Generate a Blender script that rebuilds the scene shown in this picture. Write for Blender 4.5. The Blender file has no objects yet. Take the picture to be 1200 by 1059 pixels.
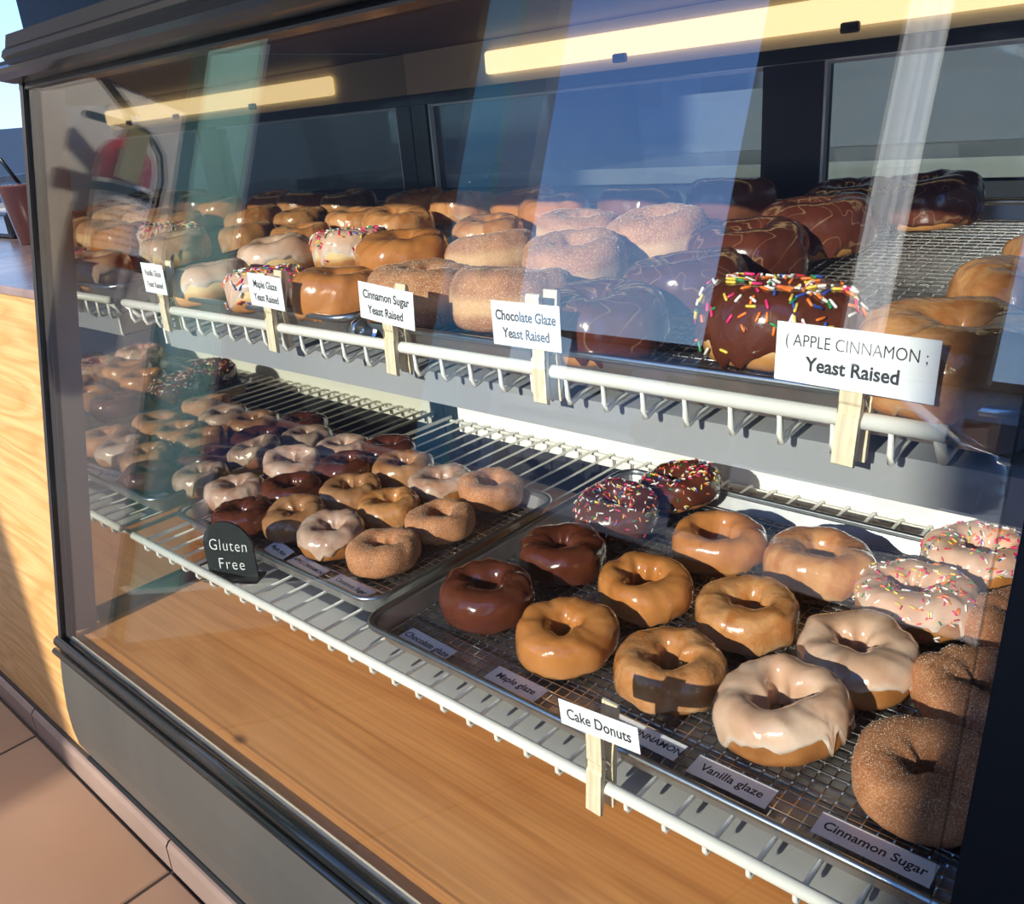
import bpy, bmesh, math, random
from mathutils import Vector, Matrix, noise
C = bpy.context.scene.collection
PI = math.pi

# ------------------------------------------------------------------ camera
cam_d = bpy.data.cameras.new('camera')
cam = bpy.data.objects.new('camera', cam_d); C.objects.link(cam)
cam.location = (0.8351, -0.3144, 0.3641)
cam.rotation_mode = 'XYZ'
cam.rotation_euler = (1.20406, 0.07625, 0.72462)
cam_d.sensor_fit = 'HORIZONTAL'; cam_d.sensor_width = 36.0
cam_d.lens = 36.0 * 1003.12 / 1200.0
cam_d.clip_start = 0.01; cam_d.clip_end = 500
bpy.context.scene.camera = cam

# ------------------------------------------------------------------ world and sun
scn = bpy.context.scene
scn.view_settings.view_transform = 'Standard'
scn.view_settings.look = 'None'
scn.view_settings.gamma = 1.0
scn.view_settings.use_curve_mapping = False
scn.view_settings.exposure = 0.15
w = bpy.data.worlds.new('world'); scn.world = w; w.use_nodes = True
wn = w.node_tree; wn.nodes.clear()
tcw = wn.nodes.new('ShaderNodeTexCoord'); sxw = wn.nodes.new('ShaderNodeSeparateXYZ'); wn.links.new(tcw.outputs['Generated'], sxw.inputs[0])
rw = wn.nodes.new('ShaderNodeValToRGB'); cr = rw.color_ramp
cr.elements[0].position = 0.0; cr.elements[0].color = (0.16, 0.17, 0.18, 1)
cr.elements[1].position = 1.0; cr.elements[1].color = (0.06, 0.16, 0.52, 1)
for p_, c_ in ((0.49, (0.16, 0.17, 0.18, 1)), (0.505, (0.42, 0.62, 0.85, 1)), (0.56, (0.30, 0.52, 0.86, 1)), (0.66, (0.16, 0.33, 0.80, 1))):
    e_ = cr.elements.new(p_); e_.color = c_
mw = wn.nodes.new('ShaderNodeMath'); mw.operation = 'MULTIPLY_ADD'; mw.inputs[1].default_value = 0.5; mw.inputs[2].default_value = 0.5
wn.links.new(sxw.outputs['Z'], mw.inputs[0]); wn.links.new(mw.outputs[0], rw.inputs[0])
bgn = wn.nodes.new('ShaderNodeBackground'); bgn.inputs['Strength'].default_value = 2.0
wo = wn.nodes.new('ShaderNodeOutputWorld')
wn.links.new(rw.outputs[0], bgn.inputs[0]); wn.links.new(bgn.outputs[0], wo.inputs[0])

SUNDIR = Vector((-0.03, 1.0, -0.39)).normalized()
sd = bpy.data.lights.new('sun', 'SUN'); sd.energy = 6.2; sd.angle = math.radians(0.6)
sd.color = (1.0, 0.93, 0.82)
so = bpy.data.objects.new('sun', sd); C.objects.link(so)
so.rotation_euler = SUNDIR.to_track_quat('-Z', 'Y').to_euler()
so.location = (0, -6, 3)

# ------------------------------------------------------------------ materials
def mat(name, col=(0.8, 0.8, 0.8), rough=0.5, metal=0.0, coat=0.0, spec=0.5, noise_amt=0.0, nscale=20, bump=0.0, bscale=200,
        emit=None, estr=0.0, col2=None, sss=0.0, coat_r=0.05, nstretch=(1, 1, 1), aniso=0, detail=4):
    m = bpy.data.materials.new(name); m.use_nodes = True
    nt = m.node_tree; b = nt.nodes['Principled BSDF']
    b.inputs['Base Color'].default_value = (*col, 1)
    b.inputs['Roughness'].default_value = rough
    b.inputs['Metallic'].default_value = metal
    b.inputs['Specular IOR Level'].default_value = spec
    b.inputs['Coat Weight'].default_value = coat
    b.inputs['Coat Roughness'].default_value = coat_r
    if sss:
        b.inputs['Subsurface Weight'].default_value = sss
        b.inputs['Subsurface Radius'].default_value = (0.006, 0.003, 0.0015)
    tc = nt.nodes.new('ShaderNodeTexCoord')
    mp = nt.nodes.new('ShaderNodeMapping'); mp.inputs['Scale'].default_value = nstretch
    nt.links.new(tc.outputs['Object'], mp.inputs['Vector'])
    if col2 is not None:
        n = nt.nodes.new('ShaderNodeTexNoise'); n.inputs['Scale'].default_value = nscale; n.inputs['Detail'].default_value = detail
        nt.links.new(mp.outputs[0], n.inputs['Vector'])
        r = nt.nodes.new('ShaderNodeValToRGB')
        r.color_ramp.elements[0].position = 0.35; r.color_ramp.elements[1].position = 0.68
        r.color_ramp.elements[0].color = (*col, 1); r.color_ramp.elements[1].color = (*col2, 1)
        nt.links.new(n.outputs['Fac'], r.inputs[0]); nt.links.new(r.outputs[0], b.inputs['Base Color'])
    if bump:
        n2 = nt.nodes.new('ShaderNodeTexNoise'); n2.inputs['Scale'].default_value = bscale; n2.inputs['Detail'].default_value = 3
        nt.links.new(mp.outputs[0], n2.inputs['Vector'])
        bp = nt.nodes.new('ShaderNodeBump'); bp.inputs['Strength'].default_value = bump; bp.inputs['Distance'].default_value = 0.001
        nt.links.new(n2.outputs['Fac'], bp.inputs['Height']); nt.links.new(bp.outputs[0], b.inputs['Normal'])
        if coat: nt.links.new(bp.outputs[0], b.inputs['Coat Normal'])
    if emit:
        b.inputs['Emission Color'].default_value = (*emit, 1); b.inputs['Emission Strength'].default_value = estr
    return m

def glass_mat(name, r0=0.05, tint=(0.97, 0.99, 0.98), haze=0.0):
    m = bpy.data.materials.new(name); m.use_nodes = True
    nt = m.node_tree; nt.nodes.clear()
    g = nt.nodes.new('ShaderNodeNewGeometry')
    d = nt.nodes.new('ShaderNodeVectorMath'); d.operation = 'DOT_PRODUCT'
    nt.links.new(g.outputs['Normal'], d.inputs[0]); nt.links.new(g.outputs['Incoming'], d.inputs[1])
    ab = nt.nodes.new('ShaderNodeMath'); ab.operation = 'ABSOLUTE'; nt.links.new(d.outputs['Value'], ab.inputs[0])
    om = nt.nodes.new('ShaderNodeMath'); om.operation = 'SUBTRACT'; om.inputs[0].default_value = 1; nt.links.new(ab.outputs[0], om.inputs[1])
    pw = nt.nodes.new('ShaderNodeMath'); pw.operation = 'POWER'; pw.inputs[1].default_value = 5; nt.links.new(om.outputs[0], pw.inputs[0])
    ma = nt.nodes.new('ShaderNodeMath'); ma.operation = 'MULTIPLY_ADD'; ma.inputs[1].default_value = 1 - r0; ma.inputs[2].default_value = r0
    nt.links.new(pw.outputs[0], ma.inputs[0])
    t = nt.nodes.new('ShaderNodeBsdfTransparent'); t.inputs[0].default_value = (*tint, 1)
    gl = nt.nodes.new('ShaderNodeBsdfGlossy'); gl.inputs['Roughness'].default_value = 0.0
    gl.inputs[0].default_value = (1, 1, 1, 1)
    mx = nt.nodes.new('ShaderNodeMixShader')
    nt.links.new(ma.outputs[0], mx.inputs[0]); nt.links.new(t.outputs[0], mx.inputs[1]); nt.links.new(gl.outputs[0], mx.inputs[2])
    o = nt.nodes.new('ShaderNodeOutputMaterial'); nt.links.new(mx.outputs[0], o.inputs[0])
    return m

def wood_mat(name, c1, c2, c3, scale=1.0, rough=0.35, axis='X', knots=False, coat=0.0, ring=9.0):
    m = bpy.data.materials.new(name); m.use_nodes = True
    nt = m.node_tree; b = nt.nodes['Principled BSDF']
    b.inputs['Roughness'].default_value = rough; b.inputs['Coat Weight'].default_value = coat
    tc = nt.nodes.new('ShaderNodeTexCoord'); mp = nt.nodes.new('ShaderNodeMapping')
    sc = {'X': (0.35, 2.2, 2.2), 'Z': (2.2, 2.2, 0.35), 'Y': (2.2, 0.35, 2.2)}[axis]
    mp.inputs['Scale'].default_value = tuple(s * scale for s in sc)
    nt.links.new(tc.outputs['Object'], mp.inputs['Vector'])
    n = nt.nodes.new('ShaderNodeTexNoise'); n.inputs['Scale'].default_value = 2.6; n.inputs['Detail'].default_value = 2; n.inputs['Distortion'].default_value = 0.5
    nt.links.new(mp.outputs[0], n.inputs['Vector'])
    mu = nt.nodes.new('ShaderNodeMath'); mu.operation = 'MULTIPLY'; mu.inputs[1].default_value = ring
    nt.links.new(n.outputs['Fac'], mu.inputs[0])
    fr = nt.nodes.new('ShaderNodeMath'); fr.operation = 'FRACT'; nt.links.new(mu.outputs[0], fr.inputs[0])
    r = nt.nodes.new('ShaderNodeValToRGB'); cr = r.color_ramp
    cr.elements[0].position = 0.0; cr.elements[0].color = (*c1, 1)
    cr.elements[1].position = 1.0; cr.elements[1].color = (*c3, 1)
    e = cr.elements.new(0.55); e.color = (*c2, 1)
    e = cr.elements.new(0.92); e.color = (*c3, 1)
    e = cr.elements.new(0.99); e.color = (*c1, 1)
    nt.links.new(fr.outputs[0], r.inputs[0])
    mp2 = nt.nodes.new('ShaderNodeMapping'); mp2.inputs['Scale'].default_value = tuple((s if s < 1 else s * 22) for s in sc)
    nt.links.new(tc.outputs['Object'], mp2.inputs['Vector'])
    n2 = nt.nodes.new('ShaderNodeTexNoise'); n2.inputs['Scale'].default_value = 6; n2.inputs['Detail'].default_value = 3
    nt.links.new(mp2.outputs[0], n2.inputs['Vector'])
    mx = nt.nodes.new('ShaderNodeMixRGB'); mx.blend_type = 'MULTIPLY'; mx.inputs[0].default_value = 0.45
    r2 = nt.nodes.new('ShaderNodeValToRGB'); r2.color_ramp.elements[0].color = (0.55, 0.5, 0.45, 1); r2.color_ramp.elements[0].position = 0.3
    r2.color_ramp.elements[1].position = 0.6
    nt.links.new(n2.outputs['Fac'], r2.inputs[0])
    nt.links.new(r.outputs[0], mx.inputs[1]); nt.links.new(r2.outputs[0], mx.inputs[2])
    last = mx
    if knots:
        v = nt.nodes.new('ShaderNodeTexVoronoi'); v.inputs['Scale'].default_value = 1.6
        mp3 = nt.nodes.new('ShaderNodeMapping'); mp3.inputs['Scale'].default_value = (4.2, 7.5, 1)
        mp3.inputs['Location'].default_value = (0.3, 0.2, 0)
        nt.links.new(tc.outputs['Object'], mp3.inputs['Vector']); nt.links.new(mp3.outputs[0], v.inputs['Vector'])
        r3 = nt.nodes.new('ShaderNodeValToRGB'); r3.color_ramp.elements[0].position = 0.02; r3.color_ramp.elements[0].color = (1, 1, 1, 1)
        r3.color_ramp.elements[1].position = 0.07; r3.color_ramp.elements[1].color = (0, 0, 0, 1)
        nt.links.new(v.outputs['Distance'], r3.inputs[0])
        mk = nt.nodes.new('ShaderNodeMixRGB'); mk.inputs[2].default_value = (0.16, 0.06, 0.02, 1)
        nt.links.new(r3.outputs[0], mk.inputs[0]); nt.links.new(mx.outputs[0], mk.inputs[1]); last = mk
    nt.links.new(last.outputs[0], b.inputs['Base Color'])
    return m

M = {}
M['black'] = mat('black_frame', (0.012, 0.013, 0.016), 0.28, coat=0.3)
M['black_post'] = mat('black_post', (0.006, 0.006, 0.007), 0.45)
M['rubber'] = mat('black_seal', (0.01, 0.012, 0.012), 0.22, coat=0.5)
M['brown_frame'] = mat('brown_frame', (0.16, 0.13, 0.11), 0.35, col2=(0.22, 0.19, 0.165), nscale=6, metal=0.3)
M['steel'] = mat('brushed_steel', (0.27, 0.28, 0.255), 0.36, metal=0.85, col2=(0.33, 0.335, 0.30), nscale=9, nstretch=(1, 1, 0.2), bump=0.05, bscale=300)
M['pan'] = mat('aluminium_pan', (0.38, 0.38, 0.39), 0.40, metal=0.9, col2=(0.52, 0.52, 0.52), nscale=30)
M['pan_rim'] = mat('aluminium_rim', (0.52, 0.55, 0.57), 0.28, metal=1.0)
M['rack'] = mat('rack_wire', (0.58, 0.57, 0.55), 0.25, metal=1.0)
M['white_wire'] = mat('white_coated_wire', (0.86, 0.84, 0.76), 0.32, coat=0.2)
M['white_panel'] = mat('white_enamel', (0.84, 0.83, 0.78), 0.38)
M['grey_panel'] = mat('grey_enamel', (0.30, 0.31, 0.33), 0.42, col2=(0.34, 0.345, 0.36), nscale=6)
M['under_panel'] = mat('grey_tray_panel', (0.45, 0.44, 0.42), 0.35, col2=(0.5, 0.49, 0.47), nscale=14)
M['paper'] = mat('paper', (0.93, 0.93, 0.93), 0.6)
M['ink'] = mat('ink', (0.03, 0.035, 0.045), 0.6)
M['chalk'] = mat('chalk', (0.85, 0.87, 0.84), 0.8)
M['board'] = mat('chalkboard', (0.018, 0.026, 0.028), 0.45)
M['pin'] = wood_mat('birch', (0.80, 0.68, 0.46), (0.86, 0.75, 0.54), (0.82, 0.70, 0.49), 10, 0.55, 'Z')
M['deck'] = wood_mat('deck_wood', (0.62, 0.25, 0.070), (0.76, 0.34, 0.105), (0.69, 0.29, 0.085), 3.0, 0.30, 'X', True, 0.3, ring=5)
M['counter'] = wood_mat('counter_wood', (0.58, 0.31, 0.10), (0.74, 0.44, 0.18), (0.66, 0.36, 0.13), 2.4, 0.4, 'X', ring=8)
M['header'] = mat('cream_header', (0.72, 0.66, 0.52), 0.45)
M['added_light'] = mat('added_glow', (0.9, 0.82, 0.6), 0.4, emit=(1.0, 0.70, 0.36), estr=1.35)  # emission put in for the sunlit header strip and the added spotlight's bulb
M['mirror'] = mat('mirror', (0.62, 0.62, 0.56), 0.02, metal=1.0)
M['glass'] = glass_mat('front_glass', 0.085)
M['door_glass'] = glass_mat('door_glass', 0.05, (0.80, 0.86, 0.88))
M['jar_glass'] = glass_mat('jar_glass', 0.10, (0.9, 0.92, 0.88))
M['alu'] = mat('aluminium_edge', (0.75, 0.76, 0.76), 0.3, metal=0.6)
M['tile'] = mat('floor_tile', (0.25, 0.155, 0.10), 0.42, col2=(0.31, 0.20, 0.135), nscale=3.0, bump=0.08, bscale=120)
M['tile2'] = mat('floor_tile_dark', (0.23, 0.14, 0.095), 0.42, col2=(0.28, 0.18, 0.125), nscale=4.0, bump=0.08, bscale=120)
M['cove'] = mat('base_tile', (0.21, 0.15, 0.125), 0.35, col2=(0.26, 0.19, 0.155), nscale=6)
M['grout'] = mat('grout', (0.035, 0.025, 0.022), 0.9)
M['wall_white'] = mat('painted_wall', (0.86, 0.82, 0.74), 0.7, col2=(0.82, 0.78, 0.70), nscale=2)
M['wall_dark'] = mat('dark_wall', (0.075, 0.05, 0.038), 0.6)
M['wall_back'] = mat('back_wall', (0.075, 0.09, 0.11), 0.7, col2=(0.09, 0.105, 0.125), nscale=1.5)
M['ceil'] = mat('ceiling_wood', (0.10, 0.06, 0.035), 0.6)
M['teal'] = mat('teal_paint', (0.42, 0.80, 0.72), 0.5)
M['pale'] = mat('pale_trim', (0.80, 0.84, 0.72), 0.5)
M['beige'] = mat('beige_post', (0.80, 0.72, 0.62), 0.6)
M['ground'] = mat('asphalt', (0.13, 0.125, 0.12), 0.9, col2=(0.17, 0.165, 0.155), nscale=2)
M['red'] = mat('extinguisher_red', (0.55, 0.012, 0.02), 0.25, coat=0.6)
M['tag'] = mat('manila_tag', (0.42, 0.36, 0.17), 0.7)
M['marble'] = mat('reddish_counter_top', (0.22, 0.15, 0.14), 0.25, col2=(0.34, 0.26, 0.25), nscale=12)
M['car'] = mat('dark_car_paint', (0.03, 0.035, 0.045), 0.2, coat=1.0)
M['car_glass'] = mat('car_window', (0.05, 0.06, 0.07), 0.05, coat=1.0)
M['chrome'] = mat('chrome', (0.8, 0.8, 0.8), 0.12, metal=1.0)
M['hill'] = mat('distant_hill', (0.07, 0.11, 0.17), 0.9)
M['building'] = mat('pale_building', (0.45, 0.47, 0.5), 0.8)
M['cup'] = mat('iced_drink', (0.35, 0.12, 0.09), 0.1, coat=0.6)
M['plastic'] = mat('dark_plastic', (0.02, 0.022, 0.025), 0.3)
M['tinted'] = mat('translucent_curtain', (0.9, 0.9, 0.88), 0.6)
tb = M['tinted'].node_tree
trn = tb.nodes.new('ShaderNodeBsdfTranslucent'); trn.inputs[0].default_value = (0.9, 0.9, 0.88, 1)
tb.links.new(trn.outputs[0], tb.nodes['Material Output'].inputs[0])

# donut materials
def dough_mat(name, base, pale=None, rough=0.45, gloss=0.0, grain=0.0, bump=0.25, hmid=0.017):
    """brown fried crust; 'pale' = light band round the equator, by object height"""
    m = bpy.data.materials.new(name); m.use_nodes = True
    nt = m.node_tree; b = nt.nodes['Principled BSDF']
    b.inputs['Roughness'].default_value = rough; b.inputs['Coat Weight'].default_value = gloss; b.inputs['Coat Roughness'].default_value = 0.12
    b.inputs['Subsurface Weight'].default_value = 0.08; b.inputs['Subsurface Radius'].default_value = (0.006, 0.003, 0.001)
    tc = nt.nodes.new('ShaderNodeTexCoord')
    n = nt.nodes.new('ShaderNodeTexNoise'); n.inputs['Scale'].default_value = 55; n.inputs['Detail'].default_value = 5
    nt.links.new(tc.outputs['Object'], n.inputs['Vector'])
    r = nt.nodes.new('ShaderNodeValToRGB')
    r.color_ramp.elements[0].position = 0.32; r.color_ramp.elements[1].position = 0.72
    r.color_ramp.elements[0].color = (base[0] * .72, base[1] * .62, base[2] * .55, 1)
    r.color_ramp.elements[1].color = (min(1, base[0] * 1.25), min(1, base[1] * 1.3), min(1, base[2] * 1.35), 1)
    nt.links.new(n.outputs['Fac'], r.inputs[0]); last = r.outputs[0]
    if pale:
        sx = nt.nodes.new('ShaderNodeSeparateXYZ'); nt.links.new(tc.outputs['Object'], sx.inputs[0])
        a = nt.nodes.new('ShaderNodeMath'); a.operation = 'SUBTRACT'; a.inputs[1].default_value = hmid; nt.links.new(sx.outputs['Z'], a.inputs[0])
        n3 = nt.nodes.new('ShaderNodeTexNoise'); n3.inputs['Scale'].default_value = 25; nt.links.new(tc.outputs['Object'], n3.inputs['Vector'])
        aa = nt.nodes.new('ShaderNodeMath'); aa.operation = 'MULTIPLY_ADD'; aa.inputs[1].default_value = 0.008; nt.links.new(n3.outputs['Fac'], aa.inputs[0]); nt.links.new(a.outputs[0], aa.inputs[2])
        ab = nt.nodes.new('ShaderNodeMath'); ab.operation = 'SUBTRACT'; ab.inputs[1].default_value = 0.004; nt.links.new(aa.outputs[0], ab.inputs[0])
        ac = nt.nodes.new('ShaderNodeMath'); ac.operation = 'ABSOLUTE'; nt.links.new(ab.outputs[0], ac.inputs[0])
        rr = nt.nodes.new('ShaderNodeMapRange'); rr.inputs['From Min'].default_value = 0.003; rr.inputs['From Max'].default_value = 0.0085
        rr.inputs['To Min'].default_value = 1; rr.inputs['To Max'].default_value = 0
        nt.links.new(ac.outputs[0], rr.inputs[0])
        mx = nt.nodes.new('ShaderNodeMixRGB'); mx.inputs[2].default_value = (*pale, 1)
        nt.links.new(rr.outputs[0], mx.inputs[0]); nt.links.new(last, mx.inputs[1]); last = mx.outputs[0]
    if grain:
        n4 = nt.nodes.new('ShaderNodeTexNoise'); n4.inputs['Scale'].default_value = 1000; n4.inputs['Detail'].default_value = 2
        nt.links.new(tc.outputs['Object'], n4.inputs['Vector'])
        r4 = nt.nodes.new('ShaderNodeValToRGB'); r4.color_ramp.elements[0].position = 0.52; r4.color_ramp.elements[1].position = 0.62
        nt.links.new(n4.outputs['Fac'], r4.inputs[0])
        ml = nt.nodes.new('ShaderNodeMath'); ml.operation = 'MULTIPLY'; ml.inputs[1].default_value = grain; nt.links.new(r4.outputs[0], ml.inputs[0])
        m4 = nt.nodes.new('ShaderNodeMixRGB'); m4.inputs[2].default_value = (0.78, 0.60, 0.42, 1)
        nt.links.new(ml.outputs[0], m4.inputs[0]); nt.links.new(last, m4.inputs[1]); last = m4.outputs[0]
    nt.links.new(last, b.inputs['Base Color'])
    n2 = nt.nodes.new('ShaderNodeTexNoise'); n2.inputs['Scale'].default_value = 700 if grain else 170; n2.inputs['Detail'].default_value = 4
    nt.links.new(tc.outputs['Object'], n2.inputs['Vector'])
    bp = nt.nodes.new('ShaderNodeBump'); bp.inputs['Strength'].default_value = bump; bp.inputs['Distance'].default_value = 0.001
    nt.links.new(n2.outputs['Fac'], bp.inputs['Height']); nt.links.new(bp.outputs[0], b.inputs['Normal'])
    return m

def glaze_mat(name, c1, c2, rough=0.2, scale=45, streak=None, bump=0.35, bs=150, rim=None):
    m = bpy.data.materials.new(name); m.use_nodes = True
    nt = m.node_tree; b = nt.nodes['Principled BSDF']
    b.inputs['Roughness'].default_value = rough; b.inputs['Coat Weight'].default_value = 0.6; b.inputs['Coat Roughness'].default_value = 0.06
    b.inputs['Subsurface Weight'].default_value = 0.06; b.inputs['Subsurface Radius'].default_value = (0.005, 0.003, 0.002)
    tc = nt.nodes.new('ShaderNodeTexCoord')
    n = nt.nodes.new('ShaderNodeTexNoise'); n.inputs['Scale'].default_value = scale; n.inputs['Detail'].default_value = 3; n.inputs['Distortion'].default_value = 0.6
    nt.links.new(tc.outputs['Object'], n.inputs['Vector'])
    r = nt.nodes.new('ShaderNodeValToRGB'); r.color_ramp.elements[0].position = 0.34; r.color_ramp.elements[1].position = 0.66
    r.color_ramp.elements[0].color = (*c1, 1); r.color_ramp.elements[1].color = (*c2, 1)
    nt.links.new(n.outputs['Fac'], r.inputs[0]); last = r.outputs[0]
    if streak:
        n3 = nt.nodes.new('ShaderNodeTexNoise'); n3.inputs['Scale'].default_value = 30; n3.inputs['Detail'].default_value = 1; n3.inputs['Distortion'].default_value = 1.5
        nt.links.new(tc.outputs['Object'], n3.inputs['Vector'])
        a = nt.nodes.new('ShaderNodeMath'); a.operation = 'SUBTRACT'; a.inputs[1].default_value = 0.5; nt.links.new(n3.outputs['Fac'], a.inputs[0])
        c = nt.nodes.new('ShaderNodeMath'); c.operation = 'ABSOLUTE'; nt.links.new(a.outputs[0], c.inputs[0])
        rr = nt.nodes.new('ShaderNodeMapRange'); rr.inputs['From Min'].default_value = 0.0; rr.inputs['From Max'].default_value = 0.012
        rr.inputs['To Min'].default_value = 0.55; rr.inputs['To Max'].default_value = 0
        nt.links.new(c.outputs[0], rr.inputs[0])
        mx = nt.nodes.new('ShaderNodeMixRGB'); mx.inputs[2].default_value = (*streak, 1)
        nt.links.new(rr.outputs[0], mx.inputs[0]); nt.links.new(last, mx.inputs[1]); last = mx.outputs[0]
    if rim:
        at = nt.nodes.new('ShaderNodeAttribute'); at.attribute_name = 'glaze_edge'
        mr = nt.nodes.new('ShaderNodeMixRGB'); mr.inputs[2].default_value = (*rim, 1)
        nt.links.new(at.outputs['Fac'], mr.inputs[0]); nt.links.new(last, mr.inputs[1]); last = mr.outputs[0]
    nt.links.new(last, b.inputs['Base Color'])
    n2 = nt.nodes.new('ShaderNodeTexNoise'); n2.inputs['Scale'].default_value = bs; n2.inputs['Detail'].default_value = 3
    nt.links.new(tc.outputs['Object'], n2.inputs['Vector'])
    bp = nt.nodes.new('ShaderNodeBump'); bp.inputs['Strength'].default_value = bump; bp.inputs['Distance'].default_value = 0.001
    nt.links.new(n2.outputs['Fac'], bp.inputs['Height'])
    nt.links.new(bp.outputs[0], b.inputs['Normal']); nt.links.new(bp.outputs[0], b.inputs['Coat Normal'])
    return m

M['dough_cake'] = dough_mat('cake_crust', (0.40, 0.165, 0.048))
M['dough_yeast'] = dough_mat('raised_crust', (0.52, 0.24, 0.075), pale=(0.80, 0.56, 0.27), bump=0.12)
M['dough_cinn_cake'] = dough_mat('sugared_cake_crust', (0.45, 0.17, 0.06), grain=0.42, rough=0.75, bump=0.6)
M['dough_cinn_yeast'] = dough_mat('sugared_raised_crust', (0.44, 0.185, 0.07), pale=(0.66, 0.38, 0.17), grain=0.5, rough=0.75, bump=0.5)
M['sugar'] = mat('sugar_crystal', (0.82, 0.68, 0.52), 0.3, coat=0.3)
M['g_choc'] = glaze_mat('chocolate_glaze', (0.085, 0.020, 0.010), (0.12, 0.032, 0.016))
M['g_choc_y'] = glaze_mat('chocolate_glaze_streaked', (0.075, 0.018, 0.010), (0.115, 0.030, 0.016), streak=(0.42, 0.26, 0.14))
M['g_choc_p'] = glaze_mat('dull_chocolate_glaze', (0.14, 0.048, 0.026), (0.19, 0.075, 0.042))
M['g_maple'] = glaze_mat('maple_glaze', (0.46, 0.165, 0.040), (0.56, 0.225, 0.065), rim=(0.70, 0.42, 0.20))
M['g_apple'] = glaze_mat('clear_glaze', (0.45, 0.165, 0.045), (0.62, 0.31, 0.125), scale=60, bump=0.8, bs=190, rim=(0.78, 0.60, 0.42))
M['g_vanilla'] = glaze_mat('vanilla_glaze', (0.60, 0.34, 0.21), (0.74, 0.52, 0.38), scale=30, rim=(0.88, 0.82, 0.74))
M['g_pink'] = glaze_mat('pinkish_vanilla_glaze', (0.62, 0.34, 0.22), (0.72, 0.47, 0.33), scale=38, rim=(0.88, 0.80, 0.72))
M['g_gf_vanilla'] = glaze_mat('thin_vanilla_glaze', (0.42, 0.22, 0.14), (0.62, 0.44, 0.34), scale=50, bump=0.6, bs=190, rim=(0.78, 0.60, 0.42))
M['g_gf_brown'] = glaze_mat('thin_brown_glaze', (0.34, 0.14, 0.055), (0.46, 0.24, 0.11), scale=50, bump=0.6, bs=190, rim=(0.78, 0.60, 0.42))
SPR = [((0.85, 0.83, 0.78), 'white'), ((0.75, 0.03, 0.16), 'pink'), ((0.85, 0.20, 0.03), 'orange'), ((0.85, 0.62, 0.08), 'yellow'), ((0.03, 0.24, 0.08), 'green'), ((0.03, 0.08, 0.35), 'blue'), ((0.55, 0.02, 0.03), 'red')]
SPRM = [mat('sprinkle_' + n, c, 0.35, coat=0.3) for c, n in SPR]

# ------------------------------------------------------------------ helpers
def link(o, parent=None):
    C.objects.link(o)
    if parent: o.parent = parent
    return o
def obj(name, bm, m, parent=None, smooth=False, mats=None):
    me = bpy.data.meshes.new(name)
    bmesh.ops.recalc_face_normals(bm, faces=bm.faces[:]) if not smooth == 'keep' else None
    bm.to_mesh(me); bm.free()
    for mm in (mats or [m]): me.materials.append(mm)
    if smooth:
        for p in me.polygons: p.use_smooth = True
    return link(bpy.data.objects.new(name, me), parent)
def pyobj(name, verts, faces, mats, parent=None, smooth=False, midx=None):
    me = bpy.data.meshes.new(name); me.from_pydata(verts, [], faces)
    for mm in mats: me.materials.append(mm)
    if midx: me.polygons.foreach_set('material_index', midx)
    if smooth: me.polygons.foreach_set('use_smooth', [True] * len(faces))
    me.update()
    return link(bpy.data.objects.new(name, me), parent)
def thing(name, label, cat, loc=(0, 0, 0), rot=(0, 0, 0), group=None):
    o = bpy.data.objects.new(name, None); o.empty_display_size = 0.02; C.objects.link(o)
    o.location = loc; o.rotation_euler = rot; o['label'] = label; o['category'] = cat
    if group: o['group'] = group
    return o
def tag(o, label, cat, group=None):
    o['label'] = label; o['category'] = cat
    if group: o['group'] = group
    return o
def struct(o): o['kind'] = 'structure'; return o
def box(bm, x0, x1, y0, y1, z0, z1, mt=None):
    vs = [bm.verts.new((x, y, z)) for x in (x0, x1) for y in (y0, y1) for z in (z0, z1)]
    if mt is not None:
        for v in vs: v.co = mt @ v.co
    for f in ((0, 1, 3, 2), (4, 6, 7, 5), (0, 4, 5, 1), (2, 3, 7, 6), (0, 2, 6, 4), (1, 5, 7, 3)):
        bm.faces.new([vs[i] for i in f])
    return bm
def boxo(name, x0, x1, y0, y1, z0, z1, m, parent=None, bev=0.0):
    bm = bmesh.new(); box(bm, x0, x1, y0, y1, z0, z1)
    if bev: bmesh.ops.bevel(bm, geom=bm.edges[:], offset=bev, segments=2, affect='EDGES', profile=0.5)
    return obj(name, bm, m, parent)
def tube(bm, pts, r, n=8, cap=True, closed=False):
    """sweep a circle along a polyline"""
    pts = [Vector(p) for p in pts]; rings = []; N = len(pts)
    up = Vector((0, 0, 1))
    for i, p in enumerate(pts):
        if closed: t = (pts[(i + 1) % N] - pts[i - 1])
        elif i == 0: t = pts[1] - p
        elif i == N - 1: t = p - pts[i - 1]
        else: t = (pts[i + 1] - p).normalized() + (p - pts[i - 1]).normalized()
        t.normalize()
        a = up if abs(t.dot(up)) < 0.93 else Vector((0, 1, 0)) if abs(t.y) < .9 else Vector((1, 0, 0))
        u = t.cross(a).normalized(); v = u.cross(t).normalized()
        if rings:
            pass
        rings.append([bm.verts.new(p + r * (math.cos(2 * PI * k / n) * u + math.sin(2 * PI * k / n) * v)) for k in range(n)])
    M_ = N if closed else N - 1
    for i in range(M_):
        A, B = rings[i], rings[(i + 1) % N]
        # align rings
        best = min(range(n), key=lambda s: (A[0].co - B[s].co).length)
        for k in range(n):
            bm.faces.new((A[k], A[(k + 1) % n], B[(k + 1 + best) % n], B[(k + best) % n]))
    if cap and not closed:
        bm.faces.new(rings[0][::-1]); bm.faces.new(rings[-1])
    return bm
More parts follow.
